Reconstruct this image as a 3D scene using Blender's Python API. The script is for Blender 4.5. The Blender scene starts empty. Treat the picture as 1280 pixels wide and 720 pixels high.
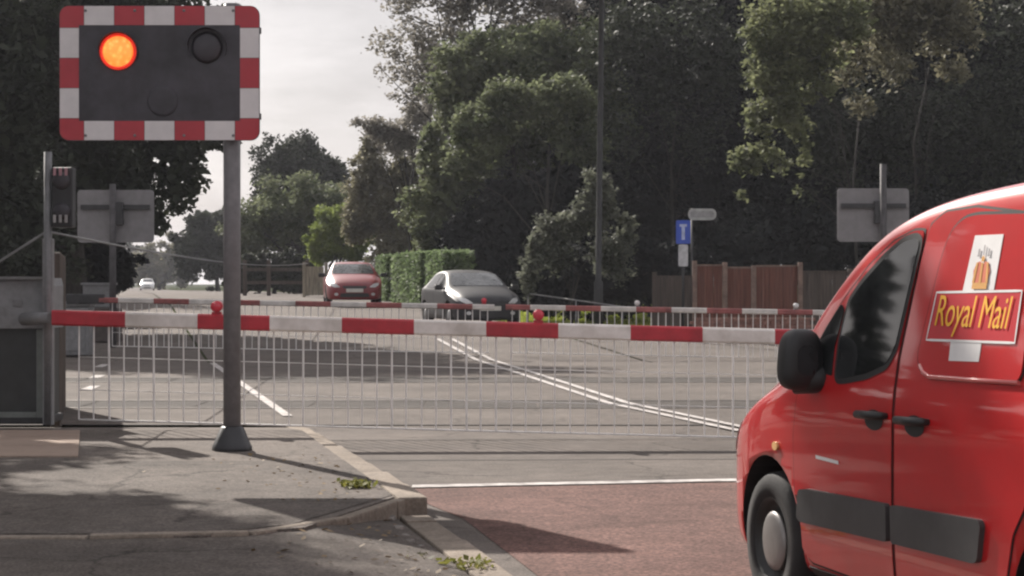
import bpy, bmesh, math, random
import numpy as np
from mathutils import Vector, Matrix
from mathutils.bvhtree import BVHTree

R = math.radians
HAZE = .00028
scene = bpy.context.scene
COL = scene.collection
F, HOR, CAMZ = 2500.0, 352.0, 1.5          # focal length and horizon in pixels of the 1280 wide photo, eye height


def P(px, py, D):
    """point at distance D seen at pixel px, py"""
    return Vector(((px - 640) / F * D, D, CAMZ - (py - HOR) / F * D))


def GX(px, D):
    return (px - 640) / F * D


def zg(D):
    """height of the land: the road climbs past the crossing and falls away again"""
    xs = [-1e4, 38, 50, 62, 90, 150, 250, 400, 1e5]
    zs = [0, 0, .36, .75, .95, .80, .40, .30, .30]
    return float(np.interp(D, xs, zs))


# ------------------------------------------------------------------ materials
MATS = {}


def nt_of(m):
    m.use_nodes = True
    return m.node_tree, m.node_tree.nodes, m.node_tree.links


def mat(name, c, rough=.6, metal=0., var=.18, scale=6., bump=0., bscale=60., coat=0., spec=.5, c2=None, emit=None, estr=0.,
        stretch=None):
    if name in MATS:
        return MATS[name]
    m = bpy.data.materials.new(name)
    nt, N, L = nt_of(m)
    b = N['Principled BSDF']
    b.inputs['Roughness'].default_value = rough
    b.inputs['Metallic'].default_value = metal
    b.inputs['Coat Weight'].default_value = coat
    b.inputs['Coat Roughness'].default_value = .04
    b.inputs['Specular IOR Level'].default_value = spec
    tc = N.new('ShaderNodeTexCoord')
    src = tc.outputs['Object']
    if stretch:
        mp = N.new('ShaderNodeMapping')
        mp.inputs['Scale'].default_value = stretch
        L.new(src, mp.inputs['Vector'])
        src = mp.outputs['Vector']
    n = N.new('ShaderNodeTexNoise')
    n.inputs['Scale'].default_value = scale
    n.inputs['Detail'].default_value = 6
    n.inputs['Roughness'].default_value = .65
    L.new(src, n.inputs['Vector'])
    rp = N.new('ShaderNodeValToRGB')
    c2 = c2 or tuple(x * (1 - 2 * var) for x in c)
    c1 = tuple(min(1, x * (1 + var)) for x in c)
    rp.color_ramp.elements[0].position = .32
    rp.color_ramp.elements[1].position = .68
    rp.color_ramp.elements[0].color = (*c2, 1)
    rp.color_ramp.elements[1].color = (*c1, 1)
    L.new(n.outputs['Fac'], rp.inputs['Fac'])
    L.new(rp.outputs['Color'], b.inputs['Base Color'])
    if emit:
        b.inputs['Emission Color'].default_value = (*emit, 1)
        b.inputs['Emission Strength'].default_value = estr
    if bump:
        n2 = N.new('ShaderNodeTexNoise')
        n2.inputs['Scale'].default_value = bscale
        n2.inputs['Detail'].default_value = 4
        L.new(src, n2.inputs['Vector'])
        bp = N.new('ShaderNodeBump')
        bp.inputs['Strength'].default_value = bump
        bp.inputs['Distance'].default_value = .02
        L.new(n2.outputs['Fac'], bp.inputs['Height'])
        L.new(bp.outputs['Normal'], b.inputs['Normal'])
    MATS[name] = m
    return m


def ground_mat(name, c, patch=.25, speck=.35, crack=.5, tint=(1, .95, .9), speckle_scale=55., crack_scale=.55):
    """worn tarmac: large patches, fine aggregate, cracks and stains"""
    m = bpy.data.materials.new(name)
    nt, N, L = nt_of(m)
    b = N['Principled BSDF']
    b.inputs['Roughness'].default_value = .9
    b.inputs['Specular IOR Level'].default_value = .12
    tc = N.new('ShaderNodeTexCoord')
    o = tc.outputs['Object']

    def noise(scale, detail=5, rough=.6, vec=o):
        n = N.new('ShaderNodeTexNoise')
        n.inputs['Scale'].default_value = scale
        n.inputs['Detail'].default_value = detail
        n.inputs['Roughness'].default_value = rough
        L.new(vec, n.inputs['Vector'])
        return n.outputs['Fac']

    def rng(v, a, bb, lo, hi):
        mr = N.new('ShaderNodeMapRange')
        L.new(v, mr.inputs['Value'])
        for k, x in zip(('From Min', 'From Max', 'To Min', 'To Max'), (a, bb, lo, hi)):
            mr.inputs[k].default_value = x
        return mr.outputs['Result']

    def mul(a, bb):
        mm = N.new('ShaderNodeMath')
        mm.operation = 'MULTIPLY'
        L.new(a, mm.inputs[0])
        L.new(bb, mm.inputs[1])
        return mm.outputs[0]
    big = rng(noise(.7, 6, .7), .3, .7, 1 - patch, 1 + patch)
    mid = rng(noise(6, 5, .7), .3, .7, 1 - patch * .6, 1 + patch * .6)
    fine = rng(noise(speckle_scale, 2, .8), .25, .75, 1 - speck, 1 + speck)
    v = mul(mul(big, mid), fine)
    if crack:
        vo = N.new('ShaderNodeTexVoronoi')
        vo.feature = 'DISTANCE_TO_EDGE'
        vo.inputs['Scale'].default_value = crack_scale
        wn = N.new('ShaderNodeTexNoise')
        wn.inputs['Scale'].default_value = 1.6
        wn.inputs['Detail'].default_value = 8
        wn.inputs['Roughness'].default_value = .7
        L.new(o, wn.inputs['Vector'])
        mx = N.new('ShaderNodeMixRGB')
        mx.blend_type = 'ADD'
        mx.inputs['Fac'].default_value = .55
        L.new(o, mx.inputs['Color1'])
        L.new(wn.outputs['Color'], mx.inputs['Color2'])
        L.new(mx.outputs['Color'], vo.inputs['Vector'])
        cr = rng(vo.outputs['Distance'], .0, .012, 1 - crack, 1)
        gate = rng(noise(.9, 3), .48, .56, 0, 1)
        mxx = N.new('ShaderNodeMath')
        mxx.operation = 'MAXIMUM'
        L.new(cr, mxx.inputs[0])
        L.new(gate, mxx.inputs[1])
        v = mul(v, mxx.outputs[0])
    cm = N.new('ShaderNodeMixRGB')
    cm.inputs['Color1'].default_value = (*c, 1)
    cm.inputs['Color2'].default_value = (*[a * bb for a, bb in zip(c, tint)], 1)
    L.new(noise(2.3, 4), cm.inputs['Fac'])
    vm = N.new('ShaderNodeVectorMath')
    vm.operation = 'SCALE'
    L.new(cm.outputs['Color'], vm.inputs[0])
    L.new(v, vm.inputs['Scale'])
    L.new(vm.outputs['Vector'], b.inputs['Base Color'])
    bp = N.new('ShaderNodeBump')
    bp.inputs['Strength'].default_value = .5
    bp.inputs['Distance'].default_value = .012
    L.new(noise(speckle_scale * .8, 3, .8), bp.inputs['Height'])
    L.new(bp.outputs['Normal'], b.inputs['Normal'])
    return m


def leaf_mat(name, c, c2, transl=.3, rough=.65, spec=.2):
    """leaves: colour differs from leaf to leaf and from bough to bough; light passes through"""
    m = bpy.data.materials.new(name)
    nt, N, L = nt_of(m)
    b = N['Principled BSDF']
    b.inputs['Roughness'].default_value = rough
    b.inputs['Specular IOR Level'].default_value = spec
    geo = N.new('ShaderNodeNewGeometry')
    tc = N.new('ShaderNodeTexCoord')
    n = N.new('ShaderNodeTexNoise')
    n.inputs['Scale'].default_value = .8
    n.inputs['Detail'].default_value = 3
    L.new(tc.outputs['Object'], n.inputs['Vector'])
    ad = N.new('ShaderNodeMath')
    ad.operation = 'MULTIPLY_ADD'
    L.new(geo.outputs['Random Per Island'], ad.inputs[0])
    ad.inputs[1].default_value = .6
    mr = N.new('ShaderNodeMapRange')
    L.new(n.outputs['Fac'], mr.inputs['Value'])
    mr.inputs['From Min'].default_value = .3
    mr.inputs['From Max'].default_value = .7
    mr.inputs['To Min'].default_value = -.2
    mr.inputs['To Max'].default_value = .6
    L.new(mr.outputs['Result'], ad.inputs[2])
    rp = N.new('ShaderNodeValToRGB')
    rp.color_ramp.elements[0].color = (*c, 1)
    rp.color_ramp.elements[1].color = (*c2, 1)
    L.new(ad.outputs[0], rp.inputs['Fac'])
    L.new(rp.outputs['Color'], b.inputs['Base Color'])
    t = N.new('ShaderNodeBsdfTranslucent')
    L.new(rp.outputs['Color'], t.inputs['Color'])
    mx = N.new('ShaderNodeMixShader')
    mx.inputs['Fac'].default_value = transl
    L.new(b.outputs[0], mx.inputs[1])
    L.new(t.outputs[0], mx.inputs[2])
    L.new(mx.outputs[0], N['Material Output'].inputs['Surface'])
    return m


M_tar = ground_mat('worn_tarmac', (.118, .104, .095), .28, .45, .55)
M_cross = ground_mat('crossing_surface', (.115, .101, .092), .3, .4, .4)
M_pave = ground_mat('pavement_tarmac', (.128, .112, .101), .28, .6, .6, crack_scale=.8)
M_low = ground_mat('low_tarmac', (.1, .088, .08), .32, .65, .6)
M_red = ground_mat('red_surfacing', (.118, .069, .06), .35, .75, .25, speckle_scale=34, crack_scale=.4)
M_kerb = ground_mat('kerb_concrete', (.22, .19, .16), .3, .3, 0, speckle_scale=40)
M_slab = ground_mat('pink_slab', (.30, .235, .195), .15, .2, 0)
M_verge = ground_mat('verge_soil', (.05, .048, .03), .4, .5, 0, tint=(.8, 1.2, .7), speckle_scale=20)
M_verge.node_tree.nodes['Principled BSDF'].inputs['Specular IOR Level'].default_value = 0
M_dirt = ground_mat('dirt', (.1, .085, .065), .35, .5, 0, speckle_scale=30)
M_white = mat('road_paint', (.5, .47, .45), .85, var=.2, scale=7, c2=(.2, .18, .17), spec=.2)
M_rail = mat('rail_steel', (.22, .19, .17), .4, .7, var=.2)
M_groove = mat('rail_groove', (.035, .03, .028), .9)
M_galv = mat('galvanised_steel', (.2, .2, .205), .55, .3, var=.12, scale=14)
M_greypaint = mat('grey_paint', (.2, .2, .205), .5, var=.12, scale=10, bump=.05)
M_post = mat('grey_post_paint', (.17, .16, .165), .45, var=.12, scale=12)
M_dark = mat('dark_metal', (.03, .03, .033), .5, var=.2)
M_board = mat('black_board', (.05, .047, .056), .55, var=.22, scale=5)
M_rrefl = mat('red_reflective', (.42, .03, .045), .35, var=.06)
M_wrefl = mat('white_reflective', (.66, .63, .63), .35, var=.05)
M_boomw = mat('boom_white', (.72, .67, .64), .45, var=.12, scale=4, c2=(.52, .47, .43))
M_boomr = mat('boom_red', (.42, .022, .035), .45, var=.14, scale=5)
M_skirt = mat('skirt_aluminium', (.75, .72, .7), .5, 0., var=.1)
M_lit = mat('lit_lamp', (.9, .3, .05), .4, emit=(1, .27, .055), estr=.85, var=.05)
_N, _L = M_lit.node_tree.nodes, M_lit.node_tree.links
_v = _N.new('ShaderNodeTexVoronoi')
_v.inputs['Scale'].default_value = 26
_t = _N.new('ShaderNodeTexCoord')
_L.new(_t.outputs['Object'], _v.inputs['Vector'])
_r = _N.new('ShaderNodeValToRGB')
_r.color_ramp.elements[0].color = (1, .36, .09, 1)
_r.color_ramp.elements[1].color = (1, .17, .03, 1)
_r.color_ramp.elements[1].position = .6
_L.new(_v.outputs['Distance'], _r.inputs['Fac'])
_L.new(_r.outputs['Color'], _N['Principled BSDF'].inputs['Emission Color'])
M_litrim = mat('lit_lamp_rim', (.8, .05, .02), .4, emit=(1, .03, .015), estr=.25, var=.05)
M_lens = mat('dark_lens', (.046, .042, .05), .5, var=.1)
M_lamp = mat('red_lamp_lens', (.45, .04, .06), .2, emit=(1, .05, .08), estr=.03, var=.05)
M_redpaint = mat('red_van_paint', (.50, .010, .013), .36, var=.08, scale=2.2, coat=1., spec=.35)
M_ledge = mat('red_edge_highlight', (.58, .12, .11), .22, var=.05, coat=1.)  # paler than the van paint: the ledge's bright highlight put into the colour
M_black = mat('black_plastic', (.016, .016, .017), .5, var=.15)
M_gap = mat('panel_gap', (.012, .006, .006), .8)
M_rubber = mat('tyre_rubber', (.022, .021, .021), .85, var=.2, bump=.1)
M_glass = mat('dark_glass', (.018, .02, .021), .04, var=.3, spec=.8)
M_cglass = mat('car_glass', (.085, .09, .092), .06, var=.3, spec=.8)
M_grey = mat('grey_moulding', (.055, .055, .056), .55, var=.12)
M_hub = mat('pale_hub_cap', (.24, .225, .215), .4, .3, var=.1)
M_steel = mat('black_wheel_steel', (.03, .03, .03), .5, .2)
M_yel = mat('yellow_lettering', (.8, .42, .02), .5, var=.04)
M_vwhite = mat('white_vinyl', (.72, .71, .7), .5, var=.05)
M_signred = mat('red_vinyl', (.5, .02, .03), .4, var=.04)
M_gold = mat('gold_emblem', (.65, .33, .08), .5, var=.1)
M_ember = mat('red_emblem', (.62, .16, .08), .5, var=.1)
M_egrey = mat('grey_emblem', (.28, .27, .28), .5, var=.1)
M_bark = mat('bark', (.035, .03, .026), .9, var=.3, scale=5, bump=.6, bscale=18, stretch=(3, 3, .6))
M_blue = mat('blue_sign', (.03, .08, .45), .45, var=.06)
M_fence = mat('red_brown_boards', (.155, .057, .039), .8, var=.25, scale=3, stretch=(8, 8, .4))
M_fencepost = mat('concrete_post', (.22, .15, .12), .85, var=.2)
M_brownwood = mat('brown_boards', (.085, .066, .055), .85, var=.25, scale=3, stretch=(8, 8, .4))
M_wood = mat('weathered_wood', (.3, .26, .2), .85, var=.25, scale=4, stretch=(6, 6, .5))
M_doorgreen = mat('cabinet_dark_panel', (.035, .038, .038), .5, var=.15)
M_frameg = mat('cabinet_frame', (.16, .175, .165), .5, var=.12)
M_orange = mat('orange_lens', (.75, .45, .2), .2)
M_clear = mat('clear_lens', (.6, .6, .6), .15, spec=.8)
M_carred = mat('red_car_paint', (.2, .008, .014), .4, coat=.4, var=.06)
M_carsil = mat('dark_silver_paint', (.03, .03, .034), .5, 0., coat=.05, spec=.25, var=.06)
M_carwht = mat('white_car_paint', (.7, .7, .7), .35, coat=.6, var=.05)
M_plate = mat('blank_plate', (.62, .6, .55), .5, var=.05)
M_stone = mat('rubble_stone', (.22, .2, .18), .9, var=.3, bump=.4)


# ------------------------------------------------------------------ mesh builder
class MB:
    def __init__(self):
        self.bm = bmesh.new()

    def _set(self, before, mi, smooth=False):
        for f in self.bm.faces:
            if f.index == -1 or f not in before:
                f.material_index = mi
                f.smooth = smooth

    def box(self, c, s, mi=0, rot=None, bev=0., seg=2):
        tmp = bmesh.new()
        bmesh.ops.create_cube(tmp, size=1)
        for v in tmp.verts:
            v.co = Vector((v.co.x * s[0], v.co.y * s[1], v.co.z * s[2]))
        if bev:
            bmesh.ops.bevel(tmp, geom=list(tmp.edges), offset=bev, segments=seg, profile=.6, affect='EDGES')
        if rot is not None:
            bmesh.ops.rotate(tmp, verts=tmp.verts, cent=(0, 0, 0), matrix=rot)
        for v in tmp.verts:
            v.co += Vector(c)
        self._merge(tmp, mi, False)

    def _merge(self, tmp, mi, smooth):
        vm = {}
        for v in tmp.verts:
            vm[v] = self.bm.verts.new(v.co)
        for f in tmp.faces:
            nf = self.bm.faces.new([vm[v] for v in f.verts])
            nf.material_index = mi if mi is not None else f.material_index
            nf.smooth = smooth or f.smooth
        tmp.free()

    def tube(self, pts, radii, n=12, mi=0, cap=True, smooth=True):
        pts = [Vector(p) for p in pts]
        if not hasattr(radii, '__len__'):
            radii = [radii] * len(pts)
        rings = []
        for i, p in enumerate(pts):
            d = (pts[min(i + 1, len(pts) - 1)] - pts[max(i - 1, 0)])
            d = d.normalized() if d.length > 1e-9 else Vector((0, 0, 1))
            up = Vector((0, 0, 1)) if abs(d.z) < .95 else Vector((1, 0, 0))
            a = d.cross(up).normalized()
            b = d.cross(a)
            rings.append([self.bm.verts.new(p + (a * math.cos(2 * math.pi * k / n) + b * math.sin(2 * math.pi * k / n)) * radii[i])
                          for k in range(n)])
        for i in range(len(rings) - 1):
            for k in range(n):
                f = self.bm.faces.new([rings[i][k], rings[i][(k + 1) % n], rings[i + 1][(k + 1) % n], rings[i + 1][k]])
                f.smooth = smooth
                f.material_index = mi
        if cap:
            for rr in (rings[0], rings[-1]):
                f = self.bm.faces.new(rr)
                f.material_index = mi

    def lathe(self, prof, origin=(0, 0, 0), axis='y', n=28, mi=0, closed=False):
        """prof: list of (radius, height along the axis)"""
        o = Vector(origin)
        rings = []
        for r, t in prof:
            ring = []
            for k in range(n):
                a = 2 * math.pi * k / n
                c, s = math.cos(a) * r, math.sin(a) * r
                if axis == 'y':
                    ring.append(self.bm.verts.new(o + Vector((c, t, s))))
                elif axis == 'z':
                    ring.append(self.bm.verts.new(o + Vector((c, s, t))))
                else:
                    ring.append(self.bm.verts.new(o + Vector((t, c, s))))
            rings.append(ring)
        m = len(rings)
        for i in range(m if closed else m - 1):
            for k in range(n):
                f = self.bm.faces.new([rings[i][k], rings[i][(k + 1) % n], rings[(i + 1) % m][(k + 1) % n], rings[(i + 1) % m][k]])
                f.smooth = True
                f.material_index = mi
        if not closed:
            for ring, (r, t) in ((rings[0], prof[0]), (rings[-1], prof[-1])):
                if r > 1e-5:
                    f = self.bm.faces.new(ring)
                    f.material_index = mi

    def poly(self, pts, mi=0):
        f = self.bm.faces.new([self.bm.verts.new(Vector(p)) for p in pts])
        f.material_index = mi
        return f

    def prism(self, pts, depth, mi=0):
        """closed outline pts (3D, flat) pushed along vector depth"""
        d = Vector(depth)
        a = [self.bm.verts.new(Vector(p)) for p in pts]
        b = [self.bm.verts.new(Vector(p) + d) for p in pts]
        n = len(a)
        fs = [self.bm.faces.new(a), self.bm.faces.new(list(reversed(b)))]
        for i in range(n):
            fs.append(self.bm.faces.new([a[i], b[i], b[(i + 1) % n], a[(i + 1) % n]]))
        for f in fs:
            f.material_index = mi

    def build(self, name, mats, parent=None, recalc=True, weld=False):
        if weld:
            bmesh.ops.remove_doubles(self.bm, verts=self.bm.verts, dist=1e-5)
        if recalc:
            bmesh.ops.recalc_face_normals(self.bm, faces=self.bm.faces)
        me = bpy.data.meshes.new(name)
        self.bm.to_mesh(me)
        self.bm.free()
        for mm in (mats if isinstance(mats, (list, tuple)) else [mats]):
            me.materials.append(mm)
        o = bpy.data.objects.new(name, me)
        COL.objects.link(o)
        if parent:
            o.parent = parent
        return o


def thing(name, label, cat, loc=(0, 0, 0), rz=0, group=None):
    o = bpy.data.objects.new(name, None)
    o.empty_display_size = .2
    COL.objects.link(o)
    o.location = loc
    o.rotation_euler = (0, 0, rz)
    tag(o, label, cat, group)
    return o


def tag(o, label=None, cat=None, group=None, kind=None):
    if label:
        o['label'] = label
    if cat:
        o['category'] = cat
    if group:
        o['group'] = group
    if kind:
        o['kind'] = kind
    return o


def rrect(w, h, r, n=5, cx=0, cy=0):
    pts = []
    for (sx, sy, a0) in ((1, 1, 0), (-1, 1, 90), (-1, -1, 180), (1, -1, 270)):
        for k in range(n + 1):
            a = R(a0 + 90 * k / n)
            pts.append((cx + sx * (w / 2 - r) + r * math.cos(a), cy + sy * (h / 2 - r) + r * math.sin(a)))
    return pts


# ------------------------------------------------------------------ foliage
def leaf_mesh(name, C, U, V, mats, parent=None, mi=None):
    n = len(C)
    vs = np.empty((n, 4, 3), np.float32)
    vs[:, 0] = C - U
    vs[:, 1] = C + V * .55 + U * .1
    vs[:, 2] = C + U
    vs[:, 3] = C - V * .55 + U * .1
    me = bpy.data.meshes.new(name)
    me.vertices.add(n * 4)
    me.vertices.foreach_set('co', vs.ravel())
    me.loops.add(n * 4)
    me.loops.foreach_set('vertex_index', np.arange(n * 4, dtype=np.int32))
    me.polygons.add(n)
    me.polygons.foreach_set('loop_start', np.arange(0, n * 4, 4, dtype=np.int32))
    if mi is not None:
        me.polygons.foreach_set('material_index', mi.astype(np.int32))
    me.update()
    me.validate()
    for mm in (mats if isinstance(mats, (list, tuple)) else [mats]):
        me.materials.append(mm)
    o = bpy.data.objects.new(name, me)
    COL.objects.link(o)
    if parent:
        o.parent = parent
    return o


def unit(rng, n):
    v = rng.normal(size=(n, 3))
    return v / np.linalg.norm(v, axis=1, keepdims=True)


def orient(rng, n, size, up=.4):
    nn = unit(rng, n)
    nn[:, 2] = np.abs(nn[:, 2]) + up
    nn /= np.linalg.norm(nn, axis=1, keepdims=True)
    t = unit(rng, n)
    u = np.cross(nn, t)
    u /= np.linalg.norm(u, axis=1, keepdims=True) + 1e-9
    v = np.cross(nn, u)
    s = size * rng.uniform(.55, 1.35, size=(n, 1))
    return u * s * .5, v * s * .5


def foliage(seed, blobs, n, size, clump=.22, nclump=60, shell=.62, core=.25, loose=.18, cpow=2):
    """blobs: (x, y, z, rx, ry, rz); leaves gathered in clumps near the blobs' skins, coarse leaves inside"""
    rng = np.random.default_rng(seed)
    B = np.array(blobs, float)
    w = (B[:, 3] * B[:, 5]) ** 1.0
    w /= w.sum()
    nc = max(8, nclump)
    bi = rng.choice(len(B), nc, p=w)
    rad = rng.uniform(shell, 1.06, size=(nc, 1))
    dirs = unit(rng, nc)
    cc = B[bi, :3] + dirs * rad * B[bi, 3:6]
    cr = clump * B[bi, 3:6].min(axis=1) * rng.uniform(.5, 1.35, nc)
    cw = cr ** cpow
    cw /= cw.sum()
    n1 = int(n * (1 - core))
    ci = rng.choice(nc, n1, p=cw)
    off = unit(rng, n1) * (rng.uniform(0, 1, (n1, 1)) ** .55)
    C = cc[ci] + off * cr[ci][:, None] * np.array([1.15, 1.15, .72]) + rng.normal(size=(n1, 3)) * loose * cr[ci][:, None]
    U, V = orient(rng, n1, size)
    n2 = n - n1
    if n2 > 0:
        b2 = rng.choice(len(B), n2, p=w)
        C2 = B[b2, :3] + unit(rng, n2) * (rng.uniform(.2, .8, (n2, 1))) * B[b2, 3:6]
        U2, V2 = orient(rng, n2, size * 1.9, .1)
        C, U, V = np.vstack([C, C2]), np.vstack([U, U2]), np.vstack([V, V2])
    return C, U, V, cc


def tree(name, label, cat, D, blobs, n, size, lm, seed, trunk=None, group=None, depth=1.0, clump=.22, nclump=60, shell=.62,
         core=.25, limbs=5, tr=.2, base=None, loose=.18, cpow=2):
    """blobs in photo pixels (px, py, rx, ry) at distance D; trunk at pixel column"""
    s = D / F
    bl = []
    rnd = random.Random(seed)
    for b in blobs:
        c = P(b[0], b[1], D)
        rx, rz = b[2] * s, b[3] * s
        ry = (b[5] if len(b) > 5 else min(rx, rz) * depth)
        bl.append([c.x, c.y + (b[4] if len(b) > 4 else rnd.uniform(-.3, .3) * ry), c.z, rx, ry, rz])
    tx = GX(trunk if trunk is not None else sum(b[0] for b in blobs) / len(blobs), D)
    z0 = zg(D) - .1 if base is None else base
    root = thing(name, label, cat, (tx, D, z0), 0, group)
    o = np.array([tx, D, z0])
    lb = [[b[0] - tx, b[1] - D, b[2] - z0] + b[3:] for b in bl]
    C, U, V, cc = foliage(seed, lb, n, size, clump, nclump, shell, core, loose, cpow)
    keep = C[:, 2] > .02
    leaf_mesh('crown', C[keep], U[keep], V[keep], lm, root)
    t = MB()
    rnd = random.Random(seed + 7)
    top = max(b[2] for b in lb)
    lo = min(b[2] - b[5] for b in lb)
    zt = max(.8, lo + .45 * (top - lo))
    pts = [(0, 0, -.05), (rnd.uniform(-.1, .1), rnd.uniform(-.1, .1), zt * .35), (rnd.uniform(-.25, .25), 0, zt * .7),
           (rnd.uniform(-.4, .4), 0, zt)]
    t.tube(pts, [tr * 1.35, tr, tr * .75, tr * .5], 9)
    for k in range(limbs):
        tgt = cc[rnd.randrange(len(cc))]
        st = Vector(pts[1]).lerp(Vector(pts[3]), rnd.uniform(.0, 1))
        en = Vector(tgt)
        md = st.lerp(en, .5) + Vector((rnd.uniform(-.2, .2), rnd.uniform(-.2, .2), rnd.uniform(.1, .5)))
        t.tube([st, md, en], [tr * .45, tr * .28, tr * .08], 6)
    t.build('trunk', M_bark, root)
    return root


# ------------------------------------------------------------------ lofted vehicle bodies
def loft_body(stations, sub=2):
    """stations: (x, w, z0, zb, ye, ze, zt) half-sections joined along the length; returns a closed smooth mesh"""
    bm = bmesh.new()
    rings = []
    for (x, w, z0, zb, ye, ze, zt) in stations:
        def lp(f):
            return (w + (ye - w) * f, zb + (ze - .04 - zb) * f)
        half = [(w - .16, z0), (w - .035, z0 + .015), (w - .005, z0 + .12), (w + .004, z0 + .45 * (zb - z0)), (w + .002, zb - .06),
                (w - .004, zb + .005), lp(.35), lp(.72), (ye, ze - .035), (ye - .05, ze + .005), (ye * .6, ze + (zt - ze) * .7)]
        ring = [(0, z0)] + half + [(0, zt)] + [(-y, z) for y, z in reversed(half)]
        rings.append([bm.verts.new((x, y, z)) for y, z in ring])
    n = len(rings[0])
    for i in range(len(rings) - 1):
        for k in range(n):
            bm.faces.new([rings[i][k], rings[i][(k + 1) % n], rings[i + 1][(k + 1) % n], rings[i + 1][k]])
    bm.faces.new(rings[0])
    bm.faces.new(list(reversed(rings[-1])))
    bmesh.ops.recalc_face_normals(bm, faces=bm.faces)
    me = bpy.data.meshes.new('tmp_loft')
    bm.to_mesh(me)
    bm.free()
    o = bpy.data.objects.new('tmp_loft', me)
    COL.objects.link(o)
    md = o.modifiers.new('s', 'SUBSURF')
    md.levels = md.render_levels = sub
    return o


def finish_body(o, cuts, mats, name, parent):
    """cut the wheel arches and turn the result into the final body mesh"""
    if cuts:
        c = MB()
        for (x, z, r, y0, y1) in cuts:
            c.lathe([(r, y0), (r, y1)], (x, 0, z), 'y', 40)
        cut = c.build('tmp_cut', mats)
        for p in cut.data.polygons:
            p.material_index = 1
        md = o.modifiers.new('b', 'BOOLEAN')
        md.operation = 'DIFFERENCE'
        md.object = cut
        md.solver = 'EXACT'
    for mm in mats:
        o.data.materials.append(mm)
    dg = bpy.context.evaluated_depsgraph_get()
    dg.update()
    me = bpy.data.meshes.new_from_object(o.evaluated_get(dg))
    me.name = name
    smooth = bpy.data.objects.new(name, me)
    COL.objects.link(smooth)
    smooth.parent = parent
    if cuts:
        bpy.data.objects.remove(cut)
    bpy.data.objects.remove(o)
    for p in me.polygons:
        p.use_smooth = p.material_index == 0
    # arch faces: anything whose centre lies inside an arch cylinder
    for p in me.polygons:
        for (x, z, r, y0, y1) in cuts:
            if min(y0, y1) - .01 < p.center.y < max(y0, y1) + .01 and math.hypot(p.center.x - x, p.center.z - z) < r * 1.004 and p.material_index == 1:
                p.use_smooth = False
    bm = bmesh.new()
    bm.from_mesh(me)
    bvh = BVHTree.FromBMesh(bm)
    bm.free()
    return smooth, bvh


def round_poly(pts, r, n=4):
    """round the corners of a 2D outline"""
    out = []
    m = len(pts)
    for i in range(m):
        p0, p1, p2 = Vector(pts[i - 1]), Vector(pts[i]), Vector(pts[(i + 1) % m])
        rr = min(r, (p0 - p1).length * .45, (p2 - p1).length * .45)
        a = p1 + (p0 - p1).normalized() * rr
        b = p1 + (p2 - p1).normalized() * rr
        for k in range(n + 1):
            t = k / n
            out.append(tuple(a * (1 - t) ** 2 + p1 * 2 * t * (1 - t) + b * t * t))
    return out


def project(bvh, a, b, axis, eps):
    """(a, b) on the projection plane -> point eps above the body; axis 'L','R' side or 'F' front, 'B' back"""
    if axis in 'LR':
        s = 1 if axis == 'L' else -1
        hit = bvh.ray_cast(Vector((a, 3 * s, b)), Vector((0, -s, 0)))
        if hit[0] is None:
            return Vector((a, .9 * s, b))
        nrm = hit[1] if hit[1].y * s > 0 else -hit[1]
    else:
        s = 1 if axis == 'F' else -1
        hit = bvh.ray_cast(Vector((6 * s, a, b)), Vector((-s, 0, 0)))
        if hit[0] is None:
            return Vector((0, a, b))
        nrm = hit[1] if hit[1].x * s > 0 else -hit[1]
    return hit[0] + nrm * eps


def decal(name, bvh, outline, axis, eps, mats, parent, grid=.06, rim=.0):
    """a panel that follows the body: outline filled, cut to a fine grid and laid eps above the surface, its rim turned in"""
    bm = bmesh.new()
    f = bm.faces.new([bm.verts.new((p[0], p[1], 0)) for p in outline])
    xs = [p[0] for p in outline]
    ys = [p[1] for p in outline]
    for (lo, hi, no) in ((min(xs), max(xs), (1, 0, 0)), (min(ys), max(ys), (0, 1, 0))):
        k = max(1, int((hi - lo) / grid))
        for i in range(1, k):
            c = lo + (hi - lo) * i / k
            bmesh.ops.bisect_plane(bm, geom=list(bm.verts) + list(bm.edges) + list(bm.faces), dist=1e-6,
                                   plane_co=Vector(no) * c, plane_no=no)
    bmesh.ops.triangulate(bm, faces=[f for f in bm.faces if len(f.verts) > 4])
    if rim:
        be = [e for e in bm.edges if e.is_boundary]
        r = bmesh.ops.extrude_edge_only(bm, edges=be)
        low = set(v for v in r['geom'] if isinstance(v, bmesh.types.BMVert))
    else:
        low = set()
    for v in bm.verts:
        v.co = project(bvh, v.co.x, v.co.y, axis, eps - (rim if v in low else 0))
    bmesh.ops.recalc_face_normals(bm, faces=bm.faces)
    up = Vector((0, 1 if axis == 'L' else -1, 0)) if axis in 'LR' else Vector((1 if axis == 'F' else -1, 0, .3))
    sm = sum((f.normal for f in bm.faces), Vector())
    if sm.dot(up) < 0:
        bmesh.ops.reverse_faces(bm, faces=bm.faces)
    me = bpy.data.meshes.new(name)
    bm.to_mesh(me)
    bm.free()
    for p in me.polygons:
        p.use_smooth = True
    if rim:
        try:
            me.set_sharp_from_angle(angle=R(40))
        except Exception:
            pass
    me.materials.append(mats)
    o = bpy.data.objects.new(name, me)
    COL.objects.link(o)
    o.parent = parent
    return o


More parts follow.
